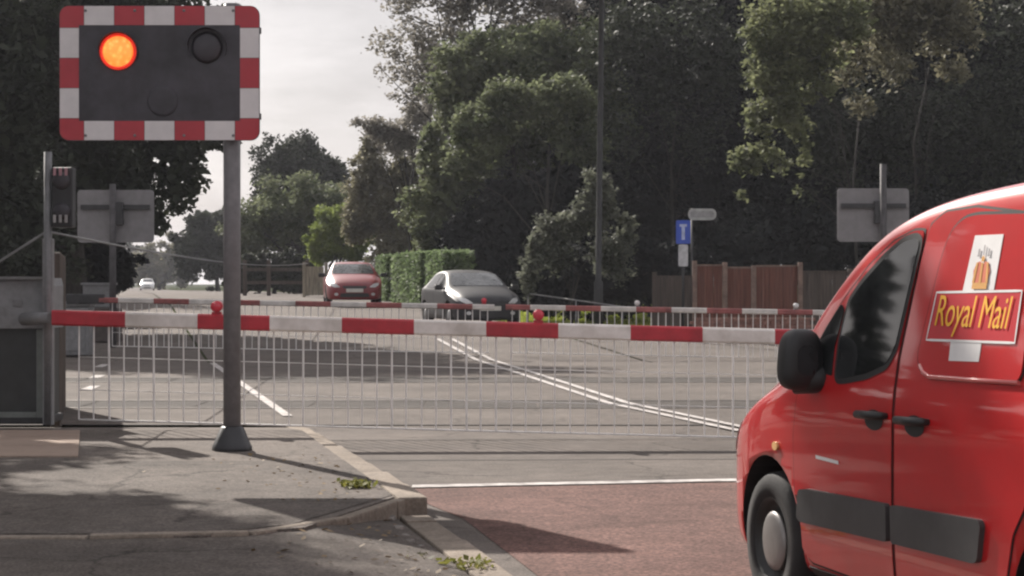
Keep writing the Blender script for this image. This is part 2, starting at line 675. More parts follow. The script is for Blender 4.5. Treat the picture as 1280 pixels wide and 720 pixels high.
def ribbon(name, bvh, path, axis, width, eps, m, parent, closed=True):
    """a thin strip along a path on the body"""
    bm = bmesh.new()
    pts = []
    n = len(path)
    rngi = range(n if closed else n - 1)
    for i in rngi:
        a, b = Vector(path[i]), Vector(path[(i + 1) % n])
        k = max(1, int((b - a).length / .04))
        for j in range(k):
            pts.append(a.lerp(b, j / k))
    if not closed:
        pts.append(Vector(path[-1]))
    m_ = len(pts)
    rows = []
    for i, p in enumerate(pts):
        a = pts[i - 1] if (closed or i > 0) else pts[i]
        b = pts[(i + 1) % m_] if (closed or i < m_ - 1) else pts[i]
        d = (b - a).normalized()
        nn = Vector((-d.y, d.x)) * width / 2
        rows.append([bm.verts.new(project(bvh, *(p + nn), axis, eps)), bm.verts.new(project(bvh, *(p - nn), axis, eps))])
    for i in range(m_ if closed else m_ - 1):
        q, r_ = rows[i], rows[(i + 1) % m_]
        try:
            bm.faces.new([q[0], r_[0], r_[1], q[1]])
        except ValueError:
            pass
    me = bpy.data.meshes.new(name)
    bm.to_mesh(me)
    bm.free()
    me.materials.append(m)
    o = bpy.data.objects.new(name, me)
    COL.objects.link(o)
    o.parent = parent
    return o


def wheel(parent, x, y, z, rad, wid, side, hubm=None, rimm=None):
    """side +1: outer face towards +y. wheel > tyre, rim (> centre cap)"""
    s = side
    t = MB()
    h = wid / 2
    prof = [(rad * .64, -h), (rad * .80, -h * 1.02), (rad * .93, -h * .98), (rad * .985, -h * .75), (rad, -h * .3), (rad, h * .3), (rad * .985, h * .75),
            (rad * .93, h * .98), (rad * .80, h * 1.02), (rad * .64, h)]
    w = thing_part('wheel', parent, (x, y, z))
    t.lathe([(r, q * s) for r, q in prof] + [(rad * .62, h * .6 * s), (rad * .62, -h * .6 * s)], (0, 0, 0), 'y', 36, closed=True)
    ty = t.build('tyre', M_rubber, w)
    r = MB()
    r.lathe([(rad * .63, h * .2 * s), (rad * .655, h * .93 * s), (rad * .61, h * .98 * s), (rad * .57, h * .6 * s), (rad * .45, h * .35 * s),
             (rad * .42, h * .6 * s), (rad * .3, h * .72 * s), (rad * .1, h * .72 * s)], (0, 0, 0), 'y', 32)
    rim = r.build('rim', rimm or M_steel, w)
    c = MB()
    c.lathe([(rad * .43, h * .74 * s), (rad * .42, h * .84 * s), (rad * .34, h * .93 * s), (rad * .15, h * .97 * s), (rad * .01, h * .97 * s)], (0, 0, 0), 'y', 24)
    c.build('hub_cap', hubm or M_hub, rim)
    return w


def thing_part(name, parent, loc):
    """a wheel's carcass disc stands as the part that its tyre and rim hang on"""
    b = MB()
    b.lathe([(.05, -.05), (.05, .05)], (0, 0, 0), 'y', 10)
    o = b.build(name, M_steel, parent)
    o.location = loc
    return o


# ================================================================== THE SETTING
def sheet(name, outline, m, dz, step=None, follow=True, kind='structure'):
    """flat outline (x, y) laid dz above the land"""
    bm = bmesh.new()
    bm.faces.new([bm.verts.new((x, y, 0)) for x, y in outline])
    ys = [p[1] for p in outline]
    for c in (38, 44, 50, 56, 62, 70, 76, 90, 120, 150, 200, 250, 320, 400):
        if min(ys) < c < max(ys):
            bmesh.ops.bisect_plane(bm, geom=list(bm.verts) + list(bm.edges) + list(bm.faces), dist=1e-6, plane_co=(0, c, 0), plane_no=(0, 1, 0))
    for v in bm.verts:
        v.co.z = zg(v.co.y) + dz
    bmesh.ops.triangulate(bm, faces=bm.faces)
    bmesh.ops.recalc_face_normals(bm, faces=bm.faces)
    me = bpy.data.meshes.new(name)
    bm.to_mesh(me)
    bm.free()
    me.materials.append(m)
    o = bpy.data.objects.new(name, me)
    COL.objects.link(o)
    if kind:
        o['kind'] = kind
    return o


def kerbx(D):
    return -.208 * (D - 10.19) if D < 36 else -.208 * (36 - 10.19) - .199 * (D - 36)


RIGHT = [(-30, 16), (10, 8.2), (20, 5.7), (24.5, 4.6), (32, 3.4), (45, 1.35), (50, .3), (58, -1.7), (72, -4.55), (80, -6.1), (150, -20.5), (250, -42), (400, -74)]


def rightx(D):
    return float(np.interp(D, [a for a, b in RIGHT], [b for a, b in RIGHT]))


def line_sheet(name, pts, w, m, dz):
    """painted line of width w along (x, y) points"""
    L_, R_ = [], []
    for i, p in enumerate(pts):
        a, b = Vector(pts[max(i - 1, 0)]), Vector(pts[min(i + 1, len(pts) - 1)])
        d = (b - a).normalized()
        n = Vector((-d.y, d.x)) * w / 2
        L_.append(tuple(Vector(p) + n))
        R_.append(tuple(Vector(p) - n))
    return sheet(name, L_ + R_[::-1], m, dz)


# land: one sheet to the horizon
bm = bmesh.new()
ysl = [-120, -40, 0, 20, 30, 38, 44, 50, 56, 62, 70, 76, 90, 120, 150, 200, 250, 320, 400, 600, 900]
xsl = [-700, -400, -100, -40, -20, -10, 0, 10, 20, 40, 100, 400, 700]
grid = [[bm.verts.new((x, y, zg(y) - .03)) for x in xsl] for y in ysl]
for i in range(len(ysl) - 1):
    for j in range(len(xsl) - 1):
        bm.faces.new([grid[i][j], grid[i][j + 1], grid[i + 1][j + 1], grid[i + 1][j]])
me = bpy.data.meshes.new('ground')
bm.to_mesh(me)
bm.free()
me.materials.append(M_verge)
o = bpy.data.objects.new('ground', me)
COL.objects.link(o)
o['kind'] = 'structure'

Ds = [-30, 0, 10.19, 15, 20, 28, 36, 45, 60, 80, 150, 250, 400]
sheet('road', [(kerbx(d), d) for d in Ds] + [(x, d) for d, x in RIGHT[::-1]], M_tar, 0)
# the crossing deck between the barriers, a little wider than the road
sheet('crossing_deck', [(-9.5, 20.8), (8.5, 20.8), (8.5, 37), (-11, 37)], M_cross, .006)
# tarmac apron and lower drive left of the road
# the drive lies level with the pavement on the left and dips to the road channel on the right
bm = bmesh.new()


def drivez(x, y):
    k_ = kerbx(y) - .22
    return float(np.interp(x - k_, [-2.4, -.85, -.45, -.18, 0], [.108, .101, .088, .04, .004]))


rows_ = []
for y_ in np.arange(-20, 13.01, .75):
    k_ = kerbx(y_) - .22
    rows_.append([bm.verts.new((x_, y_, drivez(x_, y_) if x_ > -13 else .09)) for x_ in [-16] + [k_ - q for q in (6, 3.2, 2.4, 1.85, 1.3, .9, .55, .25, 0)]])
for a_, b_ in zip(rows_, rows_[1:]):
    for i in range(len(a_) - 1):
        bm.faces.new([a_[i], a_[i + 1], b_[i + 1], b_[i]])
me = bpy.data.meshes.new('drive')
bm.to_mesh(me)
bm.free()
me.materials.append(M_low)
for p in me.polygons:
    p.use_smooth = True
o = bpy.data.objects.new('drive', me)
COL.objects.link(o)
o['kind'] = 'structure'
sheet('right_apron', [(rightx(12) + .1, 12), (rightx(20) + .1, 20), (rightx(24.5) + .1, 24.5), (rightx(32) + .1, 32), (rightx(45) + .1, 45), (9.5, 45), (14, 12)], M_tar, -.008)
sheet('track_bed', [(-60, 21.5), (-9.4, 21.5), (-10.9, 36), (-60, 36)], M_dirt, -.015)
sheet('track_bed', [(60, 21.5), (8.4, 21.5), (8.4, 36), (60, 36)], M_dirt, -.015)
# red surfacing before the stop line
sheet('red_surfacing', [(kerbx(14.45) + .02, 14.42), (4.8, 15.52), (6.5, 8), (9, -20), (kerbx(-20) + .25, -20), (.25, 9.5), (kerbx(12.6) + .2, 12.6)], M_red, .004)
sheet('stop_line', [(-.73, 14.5), (4.9, 15.60), (4.9, 15.78), (-.73, 14.68)], M_white, .008)
line_sheet('edge_line', [(kerbx(d) + .0, d) for d in (22.1, 26, 29.3, 36.4)], .11, M_white, .0175)
sheet('left_apron', [(kerbx(d) - .05, d) for d in (37.02, 45, 60, 72, 100, 150, 250)] + [(-60, 250), (-40, 150), (-24, 72), (-22, 37.02)], M_tar, -.008)
cl = [(2.27, 19.9), (1.18, 24.5), (.13, 32.3), (-.75, 38.5), (-1.7, 45)]
line_sheet('centre_line', cl, .10, M_white, .0175)
line_sheet('centre_line', [(x + .22 + .004 * (y - 20), y) for x, y in cl], .10, M_white, .0175)
# thin joints across the road
line_sheet('road_joint', [(kerbx(16.8) + .1, 16.75), (1, 16.85), (5.5, 17.0)], .035, M_groove, .005)
line_sheet('road_joint', [(kerbx(18.9) + .1, 18.9), (2, 19.1), (5.5, 19.4)], .03, M_groove, .005)
line_sheet('road_joint', [(-9.4, 20.83), (8.4, 20.83)], .05, M_groove, .0105)
M_panel = ground_mat('rubber_panel', (.062, .056, .052), .3, .35, 0)
for d in (23.75, 29.75):
    for q in range(13):
        xa = -9.2 + q * 1.36
        sheet('crossing_panel', [(xa, d), (xa + 1.335, d), (xa + 1.335, d + 1.17), (xa, d + 1.17)], M_panel, .012)
for d in (23.6, 25.04, 29.6, 31.04):
    line_sheet('rail', [(-60, d), (60, d)], .075, M_rail, .014)
    line_sheet('rail_groove', [(-60, d + .08), (60, d + .08)], .07, M_groove, .0125)

# pavement slab and kerbs
zpav = .115
bm = MB()
edge = [(-14, 10.9), (-1.7, 10.9), (-1.17, 11.27), (kerbx(12.87) - .2, 12.87)]
side = [(kerbx(d) - .2, d) for d in (14, 16, 18, 20.3)]
outl = edge + side + [(-14, 20.3)]
top = [(x, y, zpav if y < 20 else .02) for x, y in outl]
bot = [(x, y, -.05) for x, y in outl]
n = len(outl)
ring_t = [bm.bm.verts.new(p) for p in top]
ring_b = [bm.bm.verts.new(p) for p in bot]
# split the top so that the far end slopes down to the crossing
far_l, far_r = (-14, 18.6, zpav), (kerbx(18.6) - .2, 18.6, zpav)
vl, vr = bm.bm.verts.new(far_l), bm.bm.verts.new(far_r)
tt = ring_t[:4] + ring_t[4:7] + [vr, vl]
bm.bm.faces.new(tt)
bm.bm.faces.new([vl, vr, ring_t[7], ring_t[8]])
for i in range(n):
    j = (i + 1) % n
    if i == 6:
        bm.bm.faces.new([ring_b[6], ring_b[7], ring_t[7], vr, ring_t[6]])
    elif i == 8:
        bm.bm.faces.new([ring_b[8], ring_b[0], ring_t[0], vl, ring_t[8]])
    else:
        bm.bm.faces.new([ring_b[i], ring_b[j], ring_t[j], ring_t[i]])
o = bm.build('pavement', M_pave)
o['kind'] = 'structure'


kx_ = [(kerbx(d) - .2, d) for d in (15.5, 14, 12.95)]
pp = [(-14, 15.4), (-2.2, 15.4)] + kx_ + [(-1.25, 11.4), (-1.72, 10.95), (-14, 10.95)]
sheet('pavement_patch', pp, M_low, zpav + .004)


def kerb_run(name, pts, w, zt, seglen, m, seed, zb=-.05, ztend=None):
    """kerb stones laid end to end with joints"""
    k = MB()
    rnd = random.Random(seed)
    tot = [0]
    for a, b in zip(pts, pts[1:]):
        tot.append(tot[-1] + (Vector(b) - Vector(a)).length)

    def at(s):
        for i in range(len(pts) - 1):
            if s <= tot[i + 1] + 1e-6:
                f = (s - tot[i]) / (tot[i + 1] - tot[i])
                return Vector(pts[i]).lerp(Vector(pts[i + 1]), f)
        return Vector(pts[-1])
    s = 0
    while s < tot[-1] - .05:
        e = min(s + seglen, tot[-1])
        a, b = at(s + .006), at(e - .006)
        d = b - a
        z = zt + ((ztend - zt) * (s / tot[-1]) if ztend is not None else 0) + rnd.uniform(-.006, .006)
        k.box(((a.x + b.x) / 2, (a.y + b.y) / 2, (z + zb) / 2), (d.length, w + rnd.uniform(-.012, .012), z - zb), 0,
              Matrix.Rotation(math.atan2(d.y, d.x) + rnd.uniform(-.012, .012), 3, 'Z'), .014)
        s = e
    o = k.build(name, m)
    o['kind'] = 'structure'
    return o


kerb_run('kerb', [(kerbx(d) - .09, d) for d in (12.8, 14, 16, 18, 20.4)], .19, .122, .915, M_kerb, 3, ztend=.03)
kerb_run('pavement_edging', [(-14, 10.86), (-1.72, 10.86), (-1.14, 11.22), (kerbx(12.87) - .16, 12.75)], .085, .122, .9, M_kerb, 5)
kerb_run('channel', [(kerbx(d) - .1, d) for d in (-10, 0, 6, 9, 12.7)], .2, .012, .915, M_kerb, 8)
# pale slab in the pavement by the equipment cabinet
s = MB()
for (ya, yb_) in ((15.75, 16.75), (16.76, 17.76), (17.77, 18.5)):
    xr = lambda y_: -3.45 - .21 * (y_ - 15.9)
    for q in range(4):
        s.prism([(xr(ya) - q * .91, ya, zpav - .01), (xr(yb_) - q * .91, yb_, zpav - .01), (xr(yb_) - q * .91 - .90, yb_, zpav - .01), (xr(ya) - q * .91 - .90, ya, zpav - .01)], (0, 0, .022))
o = s.build('paving', M_slab)
o['kind'] = 'structure'
# dashes that mark the footway over the crossing
for (px, py) in ((131, 458), (124, 472), (117, 486)):
    D = 1.5 * F / (py - HOR)
    x = GX(px, D)
    sheet('footway_dash', [(x - .09, D - .55), (x + .07, D - .55), (x - .02, D + .6), (x - .18, D + .6)], M_white, .012)

# ================================================================== WARNING SIGNAL
def polyface(mb, pts2, y, mi):
    return mb.poly([(x, y, z) for x, z in pts2], mi)


SD = 16.4
sx = GX(290, SD)
root = thing('warning_light', 'grey post carrying a red and white bordered black board with one lit amber lamp', 'warning light', (sx, SD, zpav))
b = MB()
b.tube([(0, 0, 0), (0, 0, 3.66)], [.072, .070], 20)
b.build('post', M_post, root)
b = MB()
b.lathe([(.165, -.01), (.165, .03), (.15, .06), (.095, .19), (.078, .2)], (0, 0, 0), 'z', 8)
b.build('base_collar', M_dark, root)
bw, bh = 248 / F * SD, 167 / F * SD
bx = GX(203, SD) - sx
bz = CAMZ - (93.5 - HOR) / F * SD - zpav
by = -.13
bd = MB()
bd.prism([(bx + x, by, bz + z) for x, z in rrect(bw, bh, .075)], (0, .03, 0))
board = bd.build('backing_board', M_board, root)
# chequered border: squares 3 mm proud of the board
br = MB()
yb = by - .004
mw = .158
ncol, nrow = 7, 5
xe = [-bw / 2, -bw / 2 + .215] + [0] * 6
xw = bw - 2 * .2
cw = xw / 5
zl = bh - 2 * .18
ch_ = zl / 3
inx = [-bw / 2 + .2 + cw * i for i in range(6)]
inz = [-bh / 2 + .18 + ch_ * i for i in range(4)]


def bsq(x0, x1, z0, z1, mi):
    br.prism([(bx + x0, yb, bz + z0), (bx + x1, yb, bz + z0), (bx + x1, yb, bz + z1), (bx + x0, yb, bz + z1)], (0, .0035, 0), mi)


for i in range(5):
    mi = 1 if i % 2 == 0 else 0
    bsq(inx[i] + .002, inx[i + 1] - .002, bh / 2 - mw, bh / 2 - .003, mi)
    bsq(inx[i] + .002, inx[i + 1] - .002, -bh / 2 + .003, -bh / 2 + mw, mi)
for i in range(3):
    mi = 1 if i % 2 == 0 else 0
    bsq(-bw / 2 + .003, -bw / 2 + mw, inz[i] + .002, inz[i + 1] - .002, mi)
    bsq(bw / 2 - mw, bw / 2 - .003, inz[i] + .002, inz[i + 1] - .002, mi)
for sxn in (-1, 1):
    for szn in (-1, 1):
        pts = []
        r_ = .075
        X1, Z1 = bw / 2 - .003, bh / 2 - .003
        for k in range(7):
            a = R(90 * k / 6)
            pts.append((X1 - r_ + r_ * math.cos(a), Z1 - r_ + r_ * math.sin(a)))
        pts += [(bw / 2 - .2 + .002, Z1), (bw / 2 - .2 + .002, bh / 2 - mw), (bw / 2 - mw, bh / 2 - mw), (bw / 2 - mw, bh / 2 - .18 + .002), (X1, bh / 2 - .18 + .002)]
        br.prism([(bx + sxn * x, yb, bz + szn * z) for x, z in pts], (0, .0035, 0), 0)
br.build('border', [M_rrefl, M_wrefl], root)


def signal_lamp(px, py, rad, lens, rimm, parent, label=None, shine=False):
    x = GX(px, SD) - sx
    z = CAMZ - (py - HOR) / F * SD - zpav
    h = MB()
    # hood: open tube cut back below
    n = 18
    rr = rad * 1.22
    rings = []
    for k in range(n + 1):
        a = R(-25 + 230 * k / n)
        ln = .07 * (.35 + .65 * max(0, math.sin(a)) ** .7)
        c, s_ = math.cos(a), math.sin(a)
        rings.append([(x + rr * c, by - .0, z + rr * s_), (x + rr * c, by - ln, z + rr * s_), (x + (rr + .006) * c, by - ln, z + (rr + .006) * s_),
                      (x + (rr + .006) * c, by - .0, z + (rr + .006) * s_)])
    for k in range(n):
        a_, b_ = rings[k], rings[k + 1]
        for q in range(3):
            f = h.poly([a_[q], b_[q], b_[q + 1], a_[q + 1]])
    hood = h.build('lamp_hood', M_board, parent, weld=True)
    l = MB()
    l.lathe([(rad, by - .012), (rad * .8, by - .026), (rad * .45, by - .036), (.003, by - .04)], (x, 0, z), 'y', 24)
    ln_ = l.build('lens', lens, hood)
    if rimm:
        l = MB()
        l.lathe([(rad * .98, by - .006), (rad * 1.17, by - .006), (rad * 1.17, by - .02), (rad * .98, by - .02)], (x, 0, z), 'y', 28, closed=True)
        l.build('lens_rim', rimm, hood)
    return hood


lh = signal_lamp(152, 67, .128, M_lit, M_litrim, root)
lh['label'] = 'lit lamp glowing orange with a red rim'
signal_lamp(262, 62, .128, M_lens, None, root)
l = MB()
l.lathe([(.125, by - .003), (.12, by - .008), (.1, by - .007), (.06, by - .010), (.003, by - .011)], (GX(207, SD) - sx, 0, CAMZ - (128 - HOR) / F * SD - zpav), 'y', 26)
l.build('lens', M_board, root)
for bx_ in (-.6, -.2, .2, .6):
    for s_ in (-1, 1):
        k = MB()
        k.lathe([(.012, yb - .001), (.012, yb - .007), (.006, yb - .009)], (bx + bx_, 0, bz + s_ * (bh / 2 - .04)), 'y', 8)
        k.build('bolt', M_galv, board)
# brackets that hold the board to the post
for dz in (-.35, .35):
    k = MB()
    k.box((bx * .5, by + .05, bz + dz), (abs(bx) + .5, .035, .05), 0)
    k.box((0, by + .06, bz + dz), (.2, .05, .07), 0)
    k.build('bracket', M_galv, root)


# ================================================================== BARRIERS
def barrier(label, xh, D, zb_, sgn, length, droop, phase, stripe, lamps, skirt_h, group, machine=True, bar=.144, start=.0, zland=0., thick=.145, lampm=None, boomm=None):
    """a falling barrier: machine, striped boom, hanging skirt, boom lamps. boom runs from xh in direction sgn"""
    root = thing('level_crossing_barrier', label, 'barrier', (xh, D, zland), 0, group)
    z1 = zb_ - zland
    ca = math.tan(droop)

    def pt(t, dz=0, dy=0):
        return Vector((sgn * t, dy, z1 - ca * t + dz))
    bm_ = MB()
    t = start
    i = 0
    edges = [start]
    q = start + phase
    while q < length:
        edges.append(q)
        q += stripe
    edges.append(length)
    col = 0
    sec = [(-.055, -thick / 2), (.055, -thick / 2), (.055, thick / 2), (-.055, thick / 2)]
    ch = .018
    sec = [(-.055 + ch, -thick / 2), (.055 - ch, -thick / 2), (.055, -thick / 2 + ch), (.055, thick / 2 - ch), (.055 - ch, thick / 2), (-.055 + ch, thick / 2),
           (-.055, thick / 2 - ch), (-.055, -thick / 2 + ch)]
    prev = None
    for i, e in enumerate(edges):
        ringv = [bm_.bm.verts.new(pt(e, dz, dy)) for dy, dz in sec]
        if prev:
            for k_ in range(8):
                f = bm_.bm.faces.new([prev[k_], prev[(k_ + 1) % 8], ringv[(k_ + 1) % 8], ringv[k_]])
                f.material_index = i % 2
        else:
            bm_.bm.faces.new(ringv)
        prev = ringv
    bm_.bm.faces.new(prev)
    bm_.build('boom', boomm or [M_boomw, M_boomr], root)
    sk = MB()
    t = start + .25
    rnd = random.Random(4)
    bt = -thick / 2
    while t < length - .05:
        sway = rnd.uniform(-.006, .006)
        a = pt(t, bt)
        bq = pt(t + sway, bt - skirt_h)
        w = .0075 if rnd.random() < .75 else .0105
        sk.tube([a, bq], w, 6, 0, smooth=False)
        t += bar * rnd.uniform(.97, 1.03)
    for f_ in (.33, .68, 1.0):
        sk.tube([pt(start + .25, bt - skirt_h * f_), pt((start + length) / 2, bt - skirt_h * f_ - .008), pt(length - .1, bt - skirt_h * f_)],
                .004 if f_ < 1 else .010, 6)
    sk.build('skirt', M_skirt, root)
    for t in lamps:
        l = MB()
        c = pt(t, thick / 2)
        l.box(c + Vector((0, 0, .012)), (.09, .07, .025), 1)
        l.lathe([(.054, -.045), (.054, .045)], c + Vector((0, 0, .075)), 'y', 20, 1)
        l.lathe([(.05, -.046), (.045, -.062), (.02, -.07), (.004, -.071)], c + Vector((0, 0, .075)), 'y', 20, 0)
        l.build('boom_lamp', [lampm or M_lamp, M_boomr if not lampm else M_galv], root)
    if machine:
        m_ = MB()
        x0 = -sgn * .42
        m_.box((x0, .28, .50), (.62, .55, .94), 0, None, .03)
        m_.box((x0, .28, 1.03), (.66, .60, .10), 0, None, .03)
        cab = m_.build('machine_cabinet', M_greypaint, root)
        d_ = MB()
        d_.box((x0, -.004, .48), (.46, .02, .72), 0, None, .008)
        dd = d_.build('door', M_greypaint, cab)
        a_ = MB()
        a_.box((x0 + sgn * .25, -.0, z1 + .02), (.75, .1, .2), 0, None, .03)
        a_.tube([(x0 * .8, -.09, z1 + .02), (x0 * .8, .05, z1 + .02)], .1, 16)
        a_.box((x0 - sgn * .45, .02, z1 + .03), (.5, .12, .3), 0, None, .03)
        a_.build('boom_arm', M_dark, root)
    return root


M_far = [mat('faded_boom_white', (.6, .56, .53), .6, var=.15, scale=4), mat('faded_boom_red', (.3, .085, .08), .6, var=.25, scale=4)]
BD = 19.0
bzc = CAMZ - (397 - HOR) / F * BD
near = barrier('nearest striped barrier with hanging skirt, lowered across the road before the red van', GX(66, BD), BD, bzc, 1, 8.0, math.atan(24 / 910),
        90 / F * BD * 1.02, 90 / F * BD, [GX(271, BD) - GX(66, BD), GX(673, BD) - GX(66, BD), 7.85], .89, 'lowered level crossing barriers', start=0, bar=.142, machine=False)
# swap of colour order: the first stripe at the hinge end is red (see materials)
FD = 39.0
fz = CAMZ - (375 - HOR) / F * FD
barrier('left far barrier boom, lowered beyond the tracks from the left side', GX(118, FD), FD, fz, 1, GX(618, FD) - GX(118, FD), math.atan(.018), .68 * .55, .69,
        [GX(605, FD) - GX(118, FD)], .84, 'lowered level crossing barriers', start=.1, zland=zg(FD), thick=.105, boomm=M_far)
fz2 = CAMZ - (392 - HOR) / F * FD
barrier('right far barrier boom, lowered beyond the tracks in front of the brown fence', GX(1085, FD), FD + .12, fz2, -1, GX(1085, FD) - GX(632, FD), math.atan(-.018), .69 * .4, .69,
        [GX(1085, FD) - GX(797, FD), GX(1085, FD) - GX(996, FD)], .84, 'lowered level crossing barriers', start=.1, zland=zg(FD), thick=.105, lampm=M_wrefl, boomm=M_far)

# ---- grey equipment cabinet at the left edge, the slim post and the signal head beside it
cx = GX(4, 19.4)
b = MB()
b.box((0, 0, .035), (.86, .66, .07), 0, None, .01)
c = b.build('machine_cabinet', M_dark, near)
c.location = (cx - GX(66, BD), 19.75 - BD, zpav)
b = MB()
b.box((0, 0, .68), (.80, .6, 1.22), 0, None, .02)
b.build('case', M_doorgreen, c)
b = MB()
b.prism([(-.43, -.36, .93), (.43, -.36, .93), (.43, -.36, 1.34), (.40, -.30, 1.42), (-.40, -.30, 1.42), (-.43, -.36, 1.34)], (0, .69, 0))
lid = b.build('hood', M_greypaint, c)
b = MB()
b.box((0, -.36, 1.425), (.88, .1, .018), 0)
b.build('hood_edge', M_galv, lid)
b = MB()
for (x, z, w, h_) in ((.36, .49, .09, .86), (-.36, .49, .09, .86), (0, .09, .63, .055)):
    b.box((x, -.315, z), (w, .03, h_), 0, None, .006)
b.build('panel_frame', M_frameg, c)
b = MB()
b.box((.14, -.365, 1.18), (.09, .008, .06), 0)
b.build('notice_plate', M_galv, lid)
b = MB()
b.tube([(-.02, 0, bzc), (-.35, .3, bzc - .02)], [.05, .06], 12)
b.build('boom_arm', M_greypaint, near)

pd = 19.3
c = thing('signal_post', 'slim grey post with a dark two-lamp signal head, beside the equipment cabinet', 'signal', (GX(60, pd), pd, zpav))
ptop = CAMZ - (190 - HOR) / F * pd - zpav
b = MB()
b.tube([(0, 0, 0), (0, 0, ptop)], [.042, .038], 14)
b.build('post', M_galv, c)
b = MB()
b.box((0, .02, .9), (.1, .09, 1.8), 0, None, .01)
b.build('cable_duct', M_greypaint, c)
b = MB()
hx = GX(79, pd) - GX(60, pd)
hz = CAMZ - (247 - HOR) / F * pd - zpav
b.box((hx, .02, hz), (.21, .16, .58), 0, None, .02)
head = b.build('signal_head', M_dark, c)
for dz, mm in ((.2, M_lens), (-.17, M_lens)):
    b = MB()
    b.lathe([(.085, -.10), (.05, -.118), (.004, -.124)], (hx, .02, hz + dz * .8), 'y', 18)
    ln = b.build('lens', mm, head)
    b = MB()
    for q in (-1, 0, 1):
        b.box((hx + q * .055, -.12, hz + dz * 1.22), (.026, .02, .075), 0, None, .004)
    b.build('louvre', mat('pink_louvre', (.42, .22, .25), .5) if dz > 0 else mat('grey_louvre', (.33, .32, .32), .5), head)
for q in (.1, -.1):
    b = MB()
    b.box((hx * .5, .02, hz + q), (hx, .03, .06), 0)
    b.build('bracket', M_galv, c)

# overhead cable and stay that hang from the slim post
b = MB()
a, e = P(58, 289, pd), P(385, 329, 62)
pts = []
for i in range(25):
    f = i / 24
    p = a.lerp(e, f)
    p.z -= .35 * 4 * f * (1 - f) * .5
    pts.append(p)
b.tube(pts, .012, 6)
tag(b.build('cable', M_galv), 'thin pale cable running from the slim signal post towards the distant road', 'cable')
b = MB()
b.tube([P(56, 291, pd), P(-30, 345, pd + .2)], .012, 6)
tag(b.build('stay_wire', M_greypaint), 'diagonal stay wire descending left from the slim signal post', 'wire')

# brown boarded fence behind the slim post
c = thing('board_fence', 'dark brown vertical board fence receding behind the slim signal post', 'fence', (GX(72, 20.6), 20.6, 0))
b = MB()
rnd = random.Random(2)
for i in range(16):
    t = i * .2
    h_ = 1.72 + rnd.uniform(-.03, .03)
    z0 = .02
    b.box((-.1 - t * .21, t * 1.0, z0 + h_ / 2), (.03, .185, h_), 0, Matrix.Rotation(.2 + rnd.uniform(-.04, .04), 3, 'Z'), .006)
b.build('boards', M_brownwood, c)
for t in (-.1, 1.5, 3.1):
    b = MB()
    b.box((-.02 - t * .21, t, .9), (.11, .11, 1.8), 0, None, .02)
    b.build('post', M_brownwood, c)


# ---- the two far signals seen from behind
def back_signal(label, px0, px1, py0, py1, ppx, ptop, D, group, boardm):
    xc = GX((px0 + px1) / 2, D)
    root = thing('warning_light', label, 'warning light', (GX(ppx, D), D, zg(D)), 0, group)
    ox = xc - GX(ppx, D)
    z = CAMZ - ((py0 + py1) / 2 - HOR) / F * D - zg(D)
    w, h_ = (px1 - px0) / F * D, (py1 - py0) / F * D
    b = MB()
    b.tube([(0, 0, 0), (0, 0, CAMZ - (ptop - HOR) / F * D - zg(D))], [.075, .07], 16)
    b.build('post', mat('dull_post_paint', (.085, .08, .083), .7, spec=.2), root)
    b = MB()
    b.prism([(ox + x, .14, z + q) for x, q in rrect(w, h_, .08)], (0, .03, 0))
    b.build('backing_board', boardm, root)
    b = MB()
    b.box((ox, .10, z + h_ * .17), (w * .9, .06, .10), 0)
    b.build('channel', M_dark, root)
    b = MB()
    b.box((ox + .09, .06, z + h_ * .05), (.17, .16, .48), 0, None, .02)
    b.build('lamp_housing', M_dark, root)
    for sx_ in (-.42, .42):
        b = MB()
        b.lathe([(.13, .17), (.14, .32), (.12, .32)], (ox + sx_, 0, z + .15), 'y', 18)
        b.build('lamp_hood', M_dark, root)


M_sback = mat('signal_back', (.21, .2, .207), .5, .1, var=.08)
back_signal('back of the left far signal board on its grey post, beyond the tracks', 95, 191, 237, 303, 141, 230, 42, 'far signals seen from behind', M_sback)
back_signal('back of the right far signal board on its grey post, above the van bonnet', 1048, 1138, 235, 302, 1104, 205, 42, 'far signals seen from behind', M_sback)

# ---- blue sign with white plate, street name sign, lamp column
D = 46
c = thing('road_sign', 'small blue road sign with a white plate below on a thin dark post', 'road sign', (GX(854, D), D, zg(D)))
b = MB()
b.tube([(0, .03, 0), (0, .03, 2.85 - zg(D))], .03, 10)
b.build('post', M_dark, c)
bzz = CAMZ - (290 - HOR) / F * D - zg(D)
b = MB()
b.prism([(x, 0, bzz + z) for x, z in rrect(.33, .54, .03)], (0, -.012, 0))
pn = b.build('blue_panel', M_blue, c)
b = MB()
b.box((0, -.016, bzz - .03), (.075, .006, .3), 0)
b.box((0, -.016, bzz + .15), (.17, .006, .06), 0)
b.build('white_symbol', mat('pale_symbol', (.42, .48, .7), .5), pn)
b = MB()
b.prism([(x, 0, bzz - .54 + z) for x, z in rrect(.22, .5, .03)], (0, -.012, 0))
b.build('lower_plate', mat('pale_plate', (.5, .5, .52), .5), c)
D = 47
c = thing('finger_sign', 'white rounded name sign on a post, up beside the blue sign', 'sign', (GX(866, D), D, zg(D)))
b = MB()
zz = CAMZ - (268 - HOR) / F * D - zg(D)
b.tube([(-.02, .03, 0), (-.02, .03, zz + .15)], .025, 10)
b.build('post', M_dark, c)
b = MB()
b.prism([(.22 + x, 0, zz + z) for x, z in rrect(.66, .27, .12, 6)], (0, -.02, 0))
b.build('name_panel', mat('name_panel_white', (.4, .4, .38), .5), c)
b = MB()
b.prism([(.22 + x, -.021, zz + z) for x, z in rrect(.56, .15, .06, 6)], (0, -.003, 0))
b.build('panel_inset', mat('name_panel_inset', (.28, .28, .27), .5), c)

